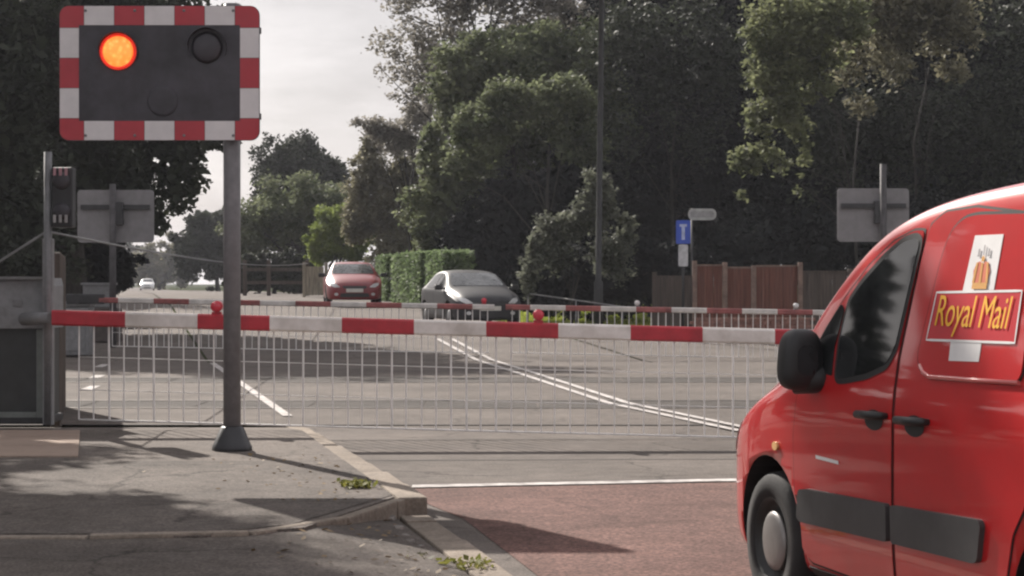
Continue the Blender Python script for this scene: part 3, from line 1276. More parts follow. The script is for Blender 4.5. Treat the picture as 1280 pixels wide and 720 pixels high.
D = 47.5
c = thing('lamp_column', 'tall slim dark lamp column rising out of the picture by the grey-green shrub', 'lamp post', (GX(748, D), D, zg(D)))
b = MB()
b.tube([(0, 0, 0), (0, 0, 1.2), (.0, 0, 1.25), (.09, 0, 9.2), (.06, -.6, 9.7), (0, -1.4, 9.85)], [.11, .11, .075, .06, .045, .04], 14)
b.build('column', mat('column_paint', (.022, .022, .023), .6), c)
b = MB()
b.box((0, -1.7, 9.86), (.24, .7, .12), 0, None, .04)
b.build('lantern', M_dark, c)

# ---- right hand fence of brown panels
D = 47
c = thing('panel_fence', 'red-brown boarded fence with pale posts in front of the dark trees', 'fence', (GX(940, D), D, zg(D)))
ox = GX(940, D)
posts = [(818, 342), (868, 328), (906, 330), (942, 334), (1000, 330), (1062, 338), (1125, 338), (1190, 338)]
for i, (px, py) in enumerate(posts):
    b = MB()
    zt = CAMZ - (py - HOR - 2) / F * D - zg(D)
    b.box((GX(px, D) - ox, -.03, zt / 2), (.11, .11, zt), 0, None, .012)
    b.build('post', M_fencepost if 0 < i < 5 else M_brownwood, c)
for (a_, e_), py in zip(zip(posts, posts[1:]), (346, 332, 335, 333, 340, 342, 342)):
    x0, x1 = GX(a_[0], D) - ox + .06, GX(e_[0], D) - ox - .06
    zt = CAMZ - (py - HOR) / F * D - zg(D)
    b = MB()
    nb = max(3, int((x1 - x0) / .15))
    for k_ in range(nb):
        xa = x0 + (x1 - x0) * k_ / nb
        b.box((xa + (x1 - x0) / nb / 2, .012 * (k_ % 2), zt / 2), ((x1 - x0) / nb - .004, .022, zt - .02), 0)
    b.box(((x0 + x1) / 2, 0, zt + .01), (x1 - x0, .06, .04), 1)
    far = e_[0] > 1000 or a_[0] < 860
    b.build('panel', [M_brownwood if far else M_fence, M_brownwood if far else M_fencepost], c)

# ---- low brick wall in front of it
M_brick = mat('brick_face', (.24, .12, .095), .85, var=.25, scale=9, bump=.3)
c = MB()
D = 45.2
for row in range(6):
    for k_ in range(12):
        off = .11 if row % 2 else 0
        c.box((GX(868, D) + k_ * .228 + off, D, zg(D) + .04 + row * .078), (.215, .11, .068), 0, None, .004)
tag(c.build('brick_wall', M_brick), 'low brick wall at the foot of the brown fence behind the far barrier', 'wall')

# ---- small cabinets and hut on the far left
D = 44
c = thing('relay_cabinet', 'small pale grey relay cabinet standing beyond the tracks by the left far signal post', 'cabinet', (GX(124, D), D, zg(D)))
b = MB()
b.box((0, 0, 1.0), (.62, .5, .5), 0, None, .02)
b.build('upper_case', M_galv, c)
b = MB()
b.box((0, 0, .37), (.9, .6, .74), 0, None, .02)
b.build('base_case', mat('brown_case', (.07, .055, .05), .7), c)
b = MB()
b.box((0, 0, 1.27), (.7, .58, .05), 0, None, .01)
b.build('roof', M_greypaint, c)

# ---- rail fence and gate posts along the distant left of the bushes
D = 84
c = thing('rail_fence', 'dark timber rail fence below the distant bushes beside the signal post', 'fence', (GX(345, D), D, zg(D)))
for px in (306, 336, 384):
    b = MB()
    b.box((GX(px, D) - GX(345, D), 0, .75), (.16, .16, 1.5), 0, None, .02)
    b.build('post', M_brownwood, c)
b = MB()
for z in (.55, 1.1):
    b.box((0, -.02, z), (GX(384, D) - GX(306, D), .05, .14), 0)
b.build('rails', M_brownwood, c)
D = 80
c = thing('field_gate', 'pale weathered timber gate beside the red car', 'gate', (GX(392, D), D, zg(D)))
b = MB()
for q in range(6):
    b.box((-.25 + q * .12, 0, .65), (.11, .03, 1.15), 0)
b.build('boards', M_wood, c)
for x in (-.38, .5):
    b = MB()
    b.box((x, 0, .7), (.12, .12, 1.4), 0, None, .015)
    b.build('post', M_wood, c)
# thin handrail near the silver car
b = MB()
D = 45
for (q, r_) in (((655, 366), (782, 384)),):
    b.tube([P(q[0], q[1], D + 4), P(r_[0], r_[1], D)], .016, 8)
for (px, py, dd) in ((660, 367, D + 3.8), (720, 375, D + 2), (778, 384, D + .1)):
    p = P(px, py, dd)
    b.tube([p, (p.x, p.y, zg(dd) - .05)], .018, 8)
tag(b.build('hand_rail', M_galv), 'thin pale sloping hand rail beneath the grey-green shrub', 'rail')


# ================================================================== VEHICLES
# ---- the red van
VA = R(105)
van = thing('delivery_van', 'bright red postal van with yellow lettering on its side, waiting at the stop line', 'van', (2.036, 9.348, 0), VA)
ST = [(.905, .40, .33, .50, .34, .57, .60), (.895, .54, .27, .56, .46, .65, .69), (.85, .65, .23, .62, .54, .745, .79), (.74, .755, .2, .68, .62, .84, .90),
      (.58, .83, .2, .76, .685, .915, .97), (.38, .878, .2, .86, .74, 1.01, 1.07), (.15, .897, .2, .94, .78, 1.075, 1.14),
      (-.05, .90, .2, 1.0, .81, 1.12, 1.185), (-.2, .90, .2, 1.03, .835, 1.195, 1.27), (-.36, .90, .2, 1.04, .845, 1.33, 1.405),
      (-.58, .90, .2, 1.04, .83, 1.50, 1.57), (-.85, .90, .2, 1.05, .81, 1.67, 1.73), (-1.1, .90, .2, 1.05, .795, 1.76, 1.81),
      (-1.4, .90, .2, 1.05, .783, 1.82, 1.86), (-1.8, .90, .2, 1.05, .777, 1.855, 1.89), (-2.4, .90, .2, 1.05, .773, 1.885, 1.92), (-3.0, .90, .2, 1.05, .77, 1.88, 1.91),
      (-3.3, .885, .22, 1.05, .755, 1.83, 1.86), (-3.38, .87, .25, 1.05, .74, 1.81, 1.84), (-3.40, .82, .28, 1.05, .68, 1.76, 1.79)]
o = loft_body(ST)
cuts = [(0, .325, .385, s * .55, s * 1.2) for s in (1, -1)] + [(-2.6, .325, .385, s * .55, s * 1.2) for s in (1, -1)]
body, VB = finish_body(o, cuts, [M_redpaint, M_black], 'body', van)
for s in (1, -1):
    for x in (0, -2.6):
        wheel(van, x, s * .79, .3175, .3175, .195, s)

fdoor = [(-.335, .96), (-.31, .82), (-.33, .49), (-.39, .325), (-.47, .285), (-.9, .28), (-1.285, .28), (-1.285, .95), (-1.287, 1.2), (-1.36, 1.655),
         (-1.355, 1.70), (-1.27, 1.70), (-1.1, 1.66), (-.9, 1.56), (-.7, 1.42), (-.55, 1.29), (-.42, 1.155), (-.36, 1.06)]
cdoor = [(-1.315, .28), (-2.0, .28), (-2.19, .45), (-2.24, .62), (-2.33, .73), (-2.33, 1.72), (-1.75, 1.775), (-1.5, 1.765), (-1.405, 1.72), (-1.375, 1.6), (-1.315, 1.2)]
win_main = [(-.745, 1.095), (-.82, 1.097), (-1.03, 1.125), (-1.20, 1.17), (-1.262, 1.24), (-1.30, 1.43), (-1.335, 1.60), (-1.345, 1.655), (-1.30, 1.668), (-1.2, 1.655), (-1.05, 1.59),
            (-.87, 1.485), (-.775, 1.41), (-.735, 1.24)]
win_tri = [(-.43, 1.13), (-.70, 1.10), (-.69, 1.22), (-.735, 1.38), (-.70, 1.405), (-.59, 1.315), (-.48, 1.205)]
cargo = [(-1.47, 1.215), (-1.5, 1.165), (-1.58, 1.14), (-2.27, 1.15), (-2.27, 1.735), (-1.78, 1.745), (-1.68, 1.735), (-1.60, 1.69), (-1.555, 1.60)]
for ax in 'LR':
    fd = decal('front_door', VB, round_poly(fdoor, .03), ax, .006, M_redpaint, van, .07, .0055)
    sd = decal('side_door', VB, round_poly(cdoor, .03), ax, .006, M_redpaint, van, .07, .0055)
    ribbon('gap', VB, fdoor, ax, .022, .0025, M_gap, fd)
    ribbon('gap', VB, cdoor, ax, .022, .0025, M_gap, sd)
    ribbon('window_seal', VB, round_poly(win_main, .03), ax, .05, .0095, M_black, fd)
    decal('window', VB, round_poly(win_main, .03), ax, .012, M_glass, fd, .08, .004)
    decal('quarter_window', VB, round_poly(win_tri, .015), ax, .012, M_glass, fd, .05, .004)
    ribbon('panel_gap', VB, round_poly(cargo, .05), ax, .026, .009, M_gap, sd)
    decal('load_panel', VB, round_poly(cargo, .05), ax, .014, M_redpaint, sd, .07, .008)
    b = MB()
    led = [(-1.50, 1.178), (-1.535, 1.152), (-1.59, 1.137), (-1.9, 1.140), (-2.262, 1.147)]
    b.tube([project(VB, p_[0], p_[1], ax, .013) for p_ in led], .0085, 10)
    b.build('panel_ledge', M_ledge, sd)
    sgn = 1 if ax == 'L' else -1
    # grey strips along the doors
    st1 = [(-.49, .605), (-.41, .595), (-.385, .47), (-.42, .455), (-1.28, .475), (-1.28, .625)]
    st2 = [(-1.32, .625), (-1.32, .475), (-1.99, .487), (-2.02, .50), (-2.05, .63), (-2.03, .648)]
    decal('side_moulding', VB, round_poly(st1, .02), ax, .028, M_grey, fd, .08, .024)
    decal('side_moulding', VB, round_poly(st2, .02), ax, .028, M_grey, sd, .08, .024)
    # handles with their recesses
    for par, x0 in ((fd, -1.13), (sd, -1.49)):
        decal('handle_recess', VB, [(x0 + .085 * math.cos(a), .945 + .042 * math.sin(a)) for a in [2 * math.pi * k / 20 for k in range(20)]], ax, .0085, M_black, par, .05)
        p0, p1 = project(VB, x0 - .11, .968, ax, .035), project(VB, x0 + .10, .962, ax, .035)
        b = MB()
        b.tube([project(VB, x0 - .115, .968, ax, .004), p0, p0.lerp(p1, .5) + Vector((0, .008 * sgn, 0)), p1, project(VB, x0 + .105, .962, ax, .004)], [.012, .017, .018, .017, .012], 10)
        b.build('handle', M_black, par)
    # mirror
    b = MB()
    tm = bmesh.new()
    bmesh.ops.create_uvsphere(tm, u_segments=36, v_segments=24, radius=1)
    for v in tm.verts:
        pw = lambda q, e: math.copysign(abs(q) ** e, q)
        x_, y_, z_ = pw(v.co.x, .7), pw(v.co.y, .62), pw(v.co.z, .62)
        y_ *= 1 - .12 * z_
        v.co = Vector((-.53 + x_ * .08, sgn * (.968 + y_ * .094), 1.165 + z_ * .132))
    b._merge(tm, 0, True)
    for f in b.bm.faces:
        f.smooth = True
    mir = b.build('wing_mirror', M_black, van)
    b = MB()
    b.tube([(-.60, sgn * .85, 1.09), (-.55, sgn * .92, 1.08), (-.50, sgn * .98, 1.08)], [.055, .06, .065], 12)
    b.build('mirror_arm', M_black, mir)
    b = MB()
    b.prism([(-.609, sgn * (.968 + y), 1.165 + z) for y, z in rrect(.09, .13, .04)], (-.004, 0, 0))
    g = b.build('mirror_glass', mat('dim_mirror', (.02, .02, .022), .25, spec=.6), mir)
    # lamps, filler, repeater
    decal('side_repeater', VB, [(-.11 + .03 * math.cos(a), .76 + .02 * math.sin(a)) for a in [2 * math.pi * k / 14 for k in range(14)]], ax, .012, M_orange, van, .05, .01)
    decal('headlight', VB, round_poly([(.60, .70), (.80, .62), (.86, .66), (.76, .80), (.52, .86), (.45, .84)], .03), ax, .006, M_clear, van, .06, .004)
    decal('tail_light', VB, round_poly([(-3.33, .85), (-3.26, .85), (-3.26, 1.35), (-3.33, 1.35)], .02), ax, .01, M_rrefl, van, .08, .008)
    # black sill and faint fine print on the front door
    decal('sill_cover', VB, [(-.42, .225), (-2.18, .225), (-2.18, .262), (-.42, .262)], ax, .008, M_black, van, .08, .006)
    b = None
    # livery
    st_ = decal('white_stripe', VB, [(-1.766, 1.462), (-2.0, 1.468), (-2.012, 1.668), (-1.80, 1.668)], ax, .0165, M_vwhite, sd, .06, .002)
    decal('white_stripe', VB, [(-1.733, 1.203), (-1.962, 1.208), (-1.964, 1.276), (-1.729, 1.274)], ax, .0165, M_vwhite, sd, .06, .002)
    box = [(-1.535, 1.275), (-2.205, 1.283), (-2.205, 1.465), (-1.565, 1.456)]
    pn = decal('name_panel', VB, box, ax, .017, M_signred, sd, .06, .002)
    ribbon('white_border', VB, box, ax, .009, .0185, M_vwhite, pn)
    # crown emblem on the stripe: cap, arches, band, cross
    ecx, ez = (-1.895, 1.53)
    sc = .062

    def E(pts):
        return [(ecx - x * sc, ez + z * sc * 1.08) for x, z in pts]
    decal('emblem_cap', VB, E([(-.85, -.55), (.85, -.55), (1.0, .1), (.72, .55), (.3, .62), (0, .42), (-.3, .62), (-.72, .55), (-1.0, .1)]), ax, .0195, M_ember, st_, .03)
    decal('emblem_band', VB, E([(-.9, -.9), (.9, -.9), (.9, -.55), (-.9, -.55)]), ax, .0205, M_gold, st_, .03)
    for q in (-.82, 0, .82):
        decal('emblem_arch', VB, E([(q - .13, -.55), (q + .13, -.55), (q * .75 + .11, .55), (q * .75 - .11, .55)]), ax, .0208, M_gold, st_, .03)
    decal('emblem_orb', VB, E([(-.16 + 0, .6), (.16, .6), (.2, .8), (0, .95), (-.2, .8)]), ax, .0206, M_gold, st_, .03)
    decal('emblem_cross', VB, E([(-.07, .95), (.07, .95), (.07, 1.5), (-.07, 1.5)]), ax, .0205, M_egrey, st_, .03)
    for q in (-.6, .6):
        decal('emblem_letter', VB, E([(q - .1, .95), (q + .1, .95), (q + .1, 1.3), (q - .1, 1.3)]), ax, .0203, M_egrey, st_, .03)
        decal('emblem_letter', VB, E([(q - .16, .88), (q + .16, .88), (q + .16, .95), (q - .16, .95)]), ax, .0203, M_egrey, st_, .03)


def van_text(body_text, x0, x1, z0, z1, ax, m, parent, eps, slant=.16, bold=.0):
    cu = bpy.data.curves.new('lettering', 'FONT')
    cu.body = body_text
    cu.shear = slant
    cu.offset = 0
    cu.space_character = .98
    cu.resolution_u = 4
    t = bpy.data.objects.new('lettering', cu)
    COL.objects.link(t)
    dg = bpy.context.evaluated_depsgraph_get()
    dg.update()
    me = bpy.data.meshes.new_from_object(t.evaluated_get(dg))
    bpy.data.objects.remove(t)
    xs = [v.co.x for v in me.vertices]
    ys = [v.co.y for v in me.vertices]
    a0, a1, b0, b1 = min(xs), max(xs), min(ys), max(ys)
    for v in me.vertices:
        f = (v.co.x - a0) / (a1 - a0)
        if ax == 'R':
            f = 1 - f
        g = (v.co.y - b0) / (b1 - b0)
        v.co = project(VB, x0 + (x1 - x0) * f, z0 + (z1 - z0) * g, ax, eps)
    me.materials.clear()
    me.materials.append(m)
    o = bpy.data.objects.new('lettering', me)
    COL.objects.link(o)
    o.parent = parent
    return o


for ax in 'LR':
    van_text('Royal Mail', -1.59, -2.155, 1.292, 1.445, ax, M_yel, van, .0215, .2, .006)
    b = MB()
# fine print on the front door, too small to read in the photograph: two pale strokes
decal('fine_print', VB, [(-.56, .757), (-.565, .742), (-.80, .737), (-.795, .752)], 'L', .009, M_vwhite, van, .06)
# windscreen, front and rear fittings
decal('windscreen', VB, round_poly([(-.74, 1.20), (.74, 1.20), (.66, 1.62), (.5, 1.70), (-.5, 1.70), (-.66, 1.62)], .05), 'F', .008, M_glass, van, .1, .006)
decal('grille', VB, round_poly([(-.36, .36), (.36, .36), (.42, .50), (-.42, .50)], .03), 'F', .012, M_black, van, .08, .008)
decal('number_plate', VB, [(-.26, .38), (.26, .38), (.26, .48), (-.26, .48)], 'F', .02, M_plate, van, .08, .006)
decal('rear_window', VB, round_poly([(-.60, 1.15), (.60, 1.15), (.55, 1.60), (-.55, 1.60)], .05), 'B', .01, M_glass, van, .1, .006)
decal('rear_bumper', VB, round_poly([(-.74, .32), (.74, .32), (.74, .52), (-.74, .52)], .04), 'B', .03, M_grey, van, .08, .028)
decal('number_plate', VB, [(-.26, .72), (.26, .72), (.26, .83), (-.26, .83)], 'B', .012, M_yel, van, .08, .006)


# ---- cars
def hatchback(label, loc, rz, paint, L_=4.0, Wd=1.74, Ht=1.45, seed=0, detailed=True, group=None):
    """origin on the ground below the front axle, +x forward"""
    root = thing('car', label, 'car', loc, rz, group)
    w = Wd / 2
    k = Ht / 1.47
    fo, wb = .80, 2.5
    S = [(fo, w * .55, .24, .48, w * .48, .55, .58), (fo - .02, w * .74, .2, .52, w * .62, .62, .66), (fo - .12, w * .88, .18, .58, w * .72, .71, .76), (fo - .35, w * .96, .18, .70, w * .78, .82, .875),
         (.1, w * .99, .18, .80, w * .82, .90, .96), (-.2, w, .18, .85, w * .85, .95, 1.02), (-.38, w, .18, .88, w * .86, 1.01, 1.08), (-.62, w, .18, .90, w * .84, 1.14, 1.21), (-.95, w, .18, .91, w * .76, 1.315, 1.365),
         (-1.3, w, .18, .92, w * .71, 1.40, 1.445), (-1.9, w, .18, .93, w * .69, 1.42, 1.465), (-2.5, w, .18, .94, w * .68, 1.37, 1.42), (-2.85, w * .97, .2, .95, w * .67, 1.24, 1.30),
         (-3.08, w * .93, .24, .95, w * .7, 1.06, 1.10), (-3.2, w * .88, .28, .86, w * .7, .92, .95), (-3.22, w * .7, .32, .80, w * .55, .86, .89)]
    S = [(a, b_, c_ * 1, d_ * k, e_, f_ * k, g_ * k) for a, b_, c_, d_, e_, f_, g_ in S]
    ob = loft_body(S)
    cuts_ = [(x, .31, .355, s * (w - .28), s * 1.3) for s in (1, -1) for x in (0, -wb)]
    bd_, bv = finish_body(ob, cuts_, [paint, M_black], 'body', root)
    for s in (1, -1):
        for x in (0, -wb):
            wheel(root, x, s * (w - .11), .30, .30, .19, s, M_galv, M_galv)
    decal('windscreen', bv, round_poly([(-.66 * w / .87, 1.04 * k), (.66 * w / .87, 1.04 * k), (.56, 1.36 * k), (-.56, 1.36 * k)], .06), 'F', .008, M_cglass, root, .1, .006)
    decal('rear_window', bv, round_poly([(-.6, 1.04 * k), (.6, 1.04 * k), (.5, 1.28 * k), (-.5, 1.28 * k)], .06), 'B', .008, M_glass, root, .1, .006)
    for ax in 'LR':
        decal('side_window', bv, round_poly([(-.62, .98 * k), (-1.42, .985 * k), (-1.42, 1.36 * k), (-1.2, 1.34 * k), (-1.0, 1.25 * k)], .03), ax, .008, M_glass, root, .1, .006)
        decal('side_window', bv, round_poly([(-1.50, .985 * k), (-2.42, 1.0 * k), (-2.30, 1.28 * k), (-1.9, 1.36 * k), (-1.50, 1.365 * k)], .03), ax, .008, M_glass, root, .1, .006)
        ribbon('door_gap', bv, [(-.36, .92 * k), (-.36, .35), (-.45, .28), (-1.46, .28), (-1.46, .95 * k)], ax, .014, .003, M_gap, root, closed=False)
        ribbon('door_gap', bv, [(-1.48, .95 * k), (-1.48, .28), (-2.1, .28), (-2.2, .5), (-2.45, .75), (-2.45, .95 * k)], ax, .014, .003, M_gap, root, closed=False)
        s = 1 if ax == 'L' else -1
        b_ = MB()
        b_.box((-.52, s * (w + .10), 1.0 * k), (.1, .2, .13), 0, None, .035, 3)
        b_.tube([(-.55, s * (w - .1), .97 * k), (-.53, s * (w + .05), .97 * k)], .025, 8)
        b_.build('wing_mirror', M_black, root)
        decal('headlight', bv, round_poly([(s * .44, .60 * k), (s * .62, .59 * k), (s * .74, .66 * k), (s * .76, .745 * k), (s * .60, .72 * k)], .03), 'F', .012, M_clear, root, .05, .008)
        decal('fog_light', bv, [(s * .56 + .06 * math.cos(a), .36 + .045 * math.sin(a)) for a in [2 * math.pi * q / 14 for q in range(14)]], 'F', .012, M_clear, root, .05, .008)
        decal('tail_light', bv, round_poly([(s * .52, .76), (s * .7, .78), (s * .66, .98), (s * .54, .96)], .02), 'B', .012, M_rrefl, root, .05, .008)
    decal('grille', bv, round_poly([(-.34, .56 * k), (.34, .56 * k), (.38, .64 * k), (-.38, .64 * k)], .02), 'F', .01, M_black, root, .06, .006)
    decal('air_intake', bv, round_poly([(-.46, .27), (.46, .27), (.42, .39), (-.42, .39)], .03), 'F', .01, M_black, root, .06, .006)
    decal('number_plate', bv, [(-.26, .42), (.26, .42), (.26, .53), (-.26, .53)], 'F', .018, M_plate, root, .06, .008)
    return root


def car_at(label, px, D, paint, head, **kw):
    hatchback(label, (GX(px, D), D, zg(D) + .004), R(head), paint, **kw)


g = 'cars waiting beyond the crossing'
car_at('dark red hatchback waiting beyond the crossing by the clipped hedge', 442, 62, M_carred, -83, group=g, Ht=1.40, Wd=1.74)
car_at('dark silver hatchback, nearest car waiting behind the far barriers', 603, 50, M_carsil, -74, group=g, Ht=1.46, Wd=1.80)
car_at('small white car far down the road', 184, 250, M_carwht, -80, Ht=1.5, Wd=1.8)

# ================================================================== TREES
LG_dark = leaf_mat('leaf_dark_green', (.022, .026, .019), (.055, .064, .042), .28)
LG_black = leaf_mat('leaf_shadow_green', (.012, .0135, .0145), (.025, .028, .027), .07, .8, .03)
LG_mid = leaf_mat('leaf_mid_green', (.07, .088, .045), (.195, .215, .125), .5)
LG_grey = leaf_mat('leaf_grey_green', (.06, .068, .048), (.175, .185, .14), .45)
LG_birch = leaf_mat('leaf_pale_grey', (.13, .125, .105), (.34, .32, .28), .5)
LG_yel = leaf_mat('leaf_yellow_green', (.11, .15, .04), (.28, .33, .1), .5)
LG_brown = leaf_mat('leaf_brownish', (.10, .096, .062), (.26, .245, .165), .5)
LG_hedge = leaf_mat('leaf_hedge', (.085, .125, .055), (.21, .27, .14), .5)
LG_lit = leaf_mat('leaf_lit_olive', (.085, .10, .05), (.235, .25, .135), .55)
LG_grass = leaf_mat('grass_blade', (.14, .19, .03), (.38, .42, .08), .5)
LG_weed = leaf_mat('weed_yellow', (.11, .12, .03), (.25, .24, .06), .4)

# left mass, beyond the tracks
tree('broadleaf_tree', 'large dark broadleaf tree filling the top left behind the warning light board', 'tree', 50,
     [(60, 60, 170, 150), (175, 40, 120, 110), (215, 150, 70, 95), (120, 200, 110, 110), (225, 225, 45, 60), (150, 255, 70, 55), (265, 60, 55, 60), (20, -140, 160, 130), (160, -120, 130, 110),
      (278, 170, 28, 28), (195, 275, 28, 25)], 42000, .17, LG_dark, 11, trunk=90, nclump=210, clump=.26, core=.4, tr=.35, depth=.8)
tree('evergreen_tree', 'dark evergreen at the left edge behind the grey cabinet', 'tree', 46,
     [(-40, 120, 130, 200), (-30, 300, 130, 120), (40, 290, 60, 80)], 24000, .18, LG_dark, 12, trunk=-40, nclump=120, core=.45, tr=.3)
tree('laurel_bush', 'dark bush beneath the left tree behind the left far signal board', 'bush', 53,
     [(95, 325, 60, 50), (145, 335, 30, 42), (50, 340, 60, 50)], 14000, .14, LG_black, 13, nclump=60, core=.4, tr=.08)
# a tree just outside the frame on the left, that shades the near pavement
tree('roadside_tree', 'broadleaf tree left of the near pavement whose shadow falls on the drive', 'tree', 19,
     [(-420, -260, 250, 200), (-270, -200, 175, 160), (-600, -240, 260, 190), (-340, -400, 220, 180)], 52000, .15, LG_mid, 14, trunk=-470, nclump=150, core=.5, tr=.16, base=0, clump=.25)
tree('roadside_tree', 'second broadleaf tree left of the near pavement, nearer the viewer', 'tree', 14.5,
     [(-560, -330, 260, 190), (-840, -300, 260, 220), (-480, -200, 160, 140)], 42000, .13, LG_mid, 15, trunk=-640, nclump=120, core=.5, tr=.13, base=0, clump=.25)

tree('roadside_tree', 'third broadleaf tree left of the crossing beside the track', 'tree', 24.5,
     [(-330, -120, 210, 150), (-470, -190, 210, 180), (-260, -60, 120, 90)], 14000, .17, LG_mid, 16, trunk=-400, nclump=90, core=.3, tr=.14, base=0, clump=.25)
def mpx(X, Y, Z):
    return 640 + X / Y * F, HOR - (Z - CAMZ) / Y * F


q0, q1, q2 = mpx(-9.3, 23.0, 9.4), mpx(-8.2, 23.0, 10.6), mpx(-5.99, 23.0, 10.75)  # unseen tree added; its narrow bough is shaped to shade the van doors
k_ = F / 23.0
tree('van_shade_tree', 'added unseen tree beside the crossing, its long bough shaped to shade the van doors', 'tree', 23.0,
     [(q0[0], q0[1], 1.2 * k_, 1.7 * k_, 0, 1.2), (q1[0], q1[1], .8 * k_, .6 * k_, -.3, .6), (q2[0] - 4, q2[1], .17 * k_, .8 * k_, -.8, .17), (q2[0], q2[1] + 60, .14 * k_, .7 * k_, -.8, .14), (q2[0] - 10, q2[1] - 60, .17 * k_, .6 * k_, -.8, .17)],
     26000, .11, LG_mid, 17, trunk=mpx(-9.4, 23, 0)[0], nclump=420, core=.2, tr=.13, base=0, clump=.8, loose=.1, cpow=0)
for i_, (hx_, hy_) in enumerate(((-10.6, 12.5), (-10.8, 15.5), (-11.0, 18.5), (-11.3, 21.5), (-11.6, 24.5))):  # unseen hedge row added to darken reflections in the van's glass and paint
    pxx = 640 + hx_ / hy_ * F
    k_ = F / hy_
    tree('reflected_hedge', ('added out-of-view hedge of dark leaves for the van to reflect, left of the near pavement, %s' % ('nearest the viewer', 'second from the viewer', 'in the middle of the row', 'second from the crossing', 'nearest the crossing')[i_]), 'hedge', hy_,
         [(pxx, HOR + .6 * k_, .9 * k_, 1.1 * k_, 0, 1.7), (pxx - .2 * k_, HOR - 1.1 * k_, .8 * k_, 1.1 * k_, 0, 1.3), (pxx - .1 * k_, HOR - (2.6 + .5 * (i_ % 2)) * k_, .6 * k_, 1.0 * k_, 0, .9)], 8000, .16, LG_dark, 80 + i_, nclump=60, core=.35, tr=.06, base=0)
# middle distance, left of the road's far end and beyond it
tree('oak_tree', 'round dark green tree against the sky right of the signal post', 'tree', 112,
     [(375, 215, 58, 52), (345, 235, 40, 50), (412, 230, 32, 45), (380, 270, 70, 60)], 26000, .24, LG_dark, 21, nclump=170, clump=.2, core=.35, tr=.3)
tree('ash_tree', 'mid green tree below the round dark tree', 'tree', 98,
     [(345, 275, 52, 48), (400, 265, 45, 45), (310, 300, 34, 40), (440, 280, 40, 45)], 22000, .2, LG_mid, 22, nclump=60, clump=.34, core=.3, tr=.22)
tree('lime_bush', 'rounded yellow-green bush above the rail fence and the red car', 'bush', 88,
     [(418, 288, 32, 36), (400, 310, 22, 28), (440, 305, 26, 32)], 15000, .15, LG_yel, 23, nclump=80, core=.3, tr=.12)
tree('tall_hedge', 'tall wild hedge along the distant road left of the signal post', 'hedge', 140,
     [(238, 318, 26, 46), (268, 315, 26, 48), (290, 318, 24, 46), (252, 280, 24, 22), (285, 278, 26, 24), (305, 305, 22, 50)], 26000, .24, LG_dark, 24, nclump=100, core=.35, tr=.15)
tree('tall_hedge', 'brownish far hedge where the road disappears', 'hedge', 265,
     [(195, 335, 28, 28), (222, 325, 24, 36), (180, 345, 14, 18)], 13000, .42, LG_brown, 25, nclump=60, core=.35, tr=.2)
tree('tall_hedge', 'dark hedge behind the rail fence', 'hedge', 92,
     [(320, 342, 26, 28), (360, 340, 32, 30), (300, 348, 20, 24), (390, 342, 16, 26)], 15000, .17, LG_dark, 26, nclump=60, core=.4, tr=.1)
tree('distant_tree', 'far dark tree at the end of the road under the left tree canopy', 'tree', 300,
     [(150, 330, 50, 35), (95, 325, 60, 40)], 9000, .5, LG_dark, 27, nclump=70, core=.4, tr=.3)
tree('beech_tree', 'brown tinged tree between the dark round tree and the tall pale birch', 'tree', 84,
     [(462, 200, 20, 40), (478, 250, 32, 50), (450, 275, 26, 40), (495, 290, 34, 50), (502, 225, 24, 40), (520, 260, 26, 60), (470, 170, 14, 26)], 26000, .17, LG_brown, 28, nclump=90, clump=.36, core=.15, tr=.12, loose=.4)
tree('birch_tree', 'tall pale feathery birch with sky showing through at the top', 'tree', 74,
     [(505, 15, 42, 46), (495, 65, 34, 42), (535, 70, 46, 50), (600, -10, 80, 44), (690, 5, 70, 40), (560, -70, 100, 60), (512, 112, 34, 30), (660, -70, 90, 60), (640, 22, 60, 36), (570, 40, 40, 40), (720, 30, 50, 30), (470, 85, 12, 18)],
     34000, .18, LG_birch, 29, trunk=590, nclump=420, clump=.30, shell=.15, core=0, limbs=20, tr=.12, loose=.5)
tree('birch_tree', 'small pale sapling leaning at the foot of the tall birch', 'tree', 80,
     [(525, 140, 30, 34), (480, 165, 28, 26), (455, 160, 18, 22), (505, 175, 26, 26)], 6500, .18, LG_birch, 30, trunk=512, nclump=110, clump=.3, shell=.15, core=0, limbs=10, tr=.08, loose=.4)
tree('maple_tree', 'big mid green tree in the centre behind the silver car', 'tree', 66,
     [(580, 110, 50, 60), (650, 80, 70, 60), (600, 190, 60, 60), (680, 150, 80, 80), (560, 240, 46, 50), (550, 290, 50, 40), (725, 110, 60, 70), (540, 190, 24, 46)],
     46000, .18, LG_mid, 31, trunk=640, nclump=150, clump=.34, core=.25, tr=.4)
tree('maple_tree', 'lit grey-green tree in front of the big central tree above the silver car', 'tree', 60,
     [(600, 165, 40, 34), (640, 135, 40, 34), (690, 120, 44, 36), (580, 205, 30, 26), (720, 185, 36, 30)], 16000, .15, LG_mid, 32, trunk=690, nclump=90, clump=.34, core=.1, tr=.07, loose=.35)
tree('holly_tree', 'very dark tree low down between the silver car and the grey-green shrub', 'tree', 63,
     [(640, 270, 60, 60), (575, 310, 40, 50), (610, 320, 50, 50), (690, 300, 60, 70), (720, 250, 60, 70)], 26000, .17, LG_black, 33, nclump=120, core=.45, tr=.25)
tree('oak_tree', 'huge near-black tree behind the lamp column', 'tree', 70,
     [(800, 60, 90, 120), (880, 30, 100, 130), (800, 200, 90, 110), (890, 190, 100, 130), (760, -60, 90, 80), (920, -80, 120, 90), (840, 300, 100, 80)], 60000, .2, LG_black, 34, trunk=850, nclump=330, clump=.24, core=.45, tr=.45)
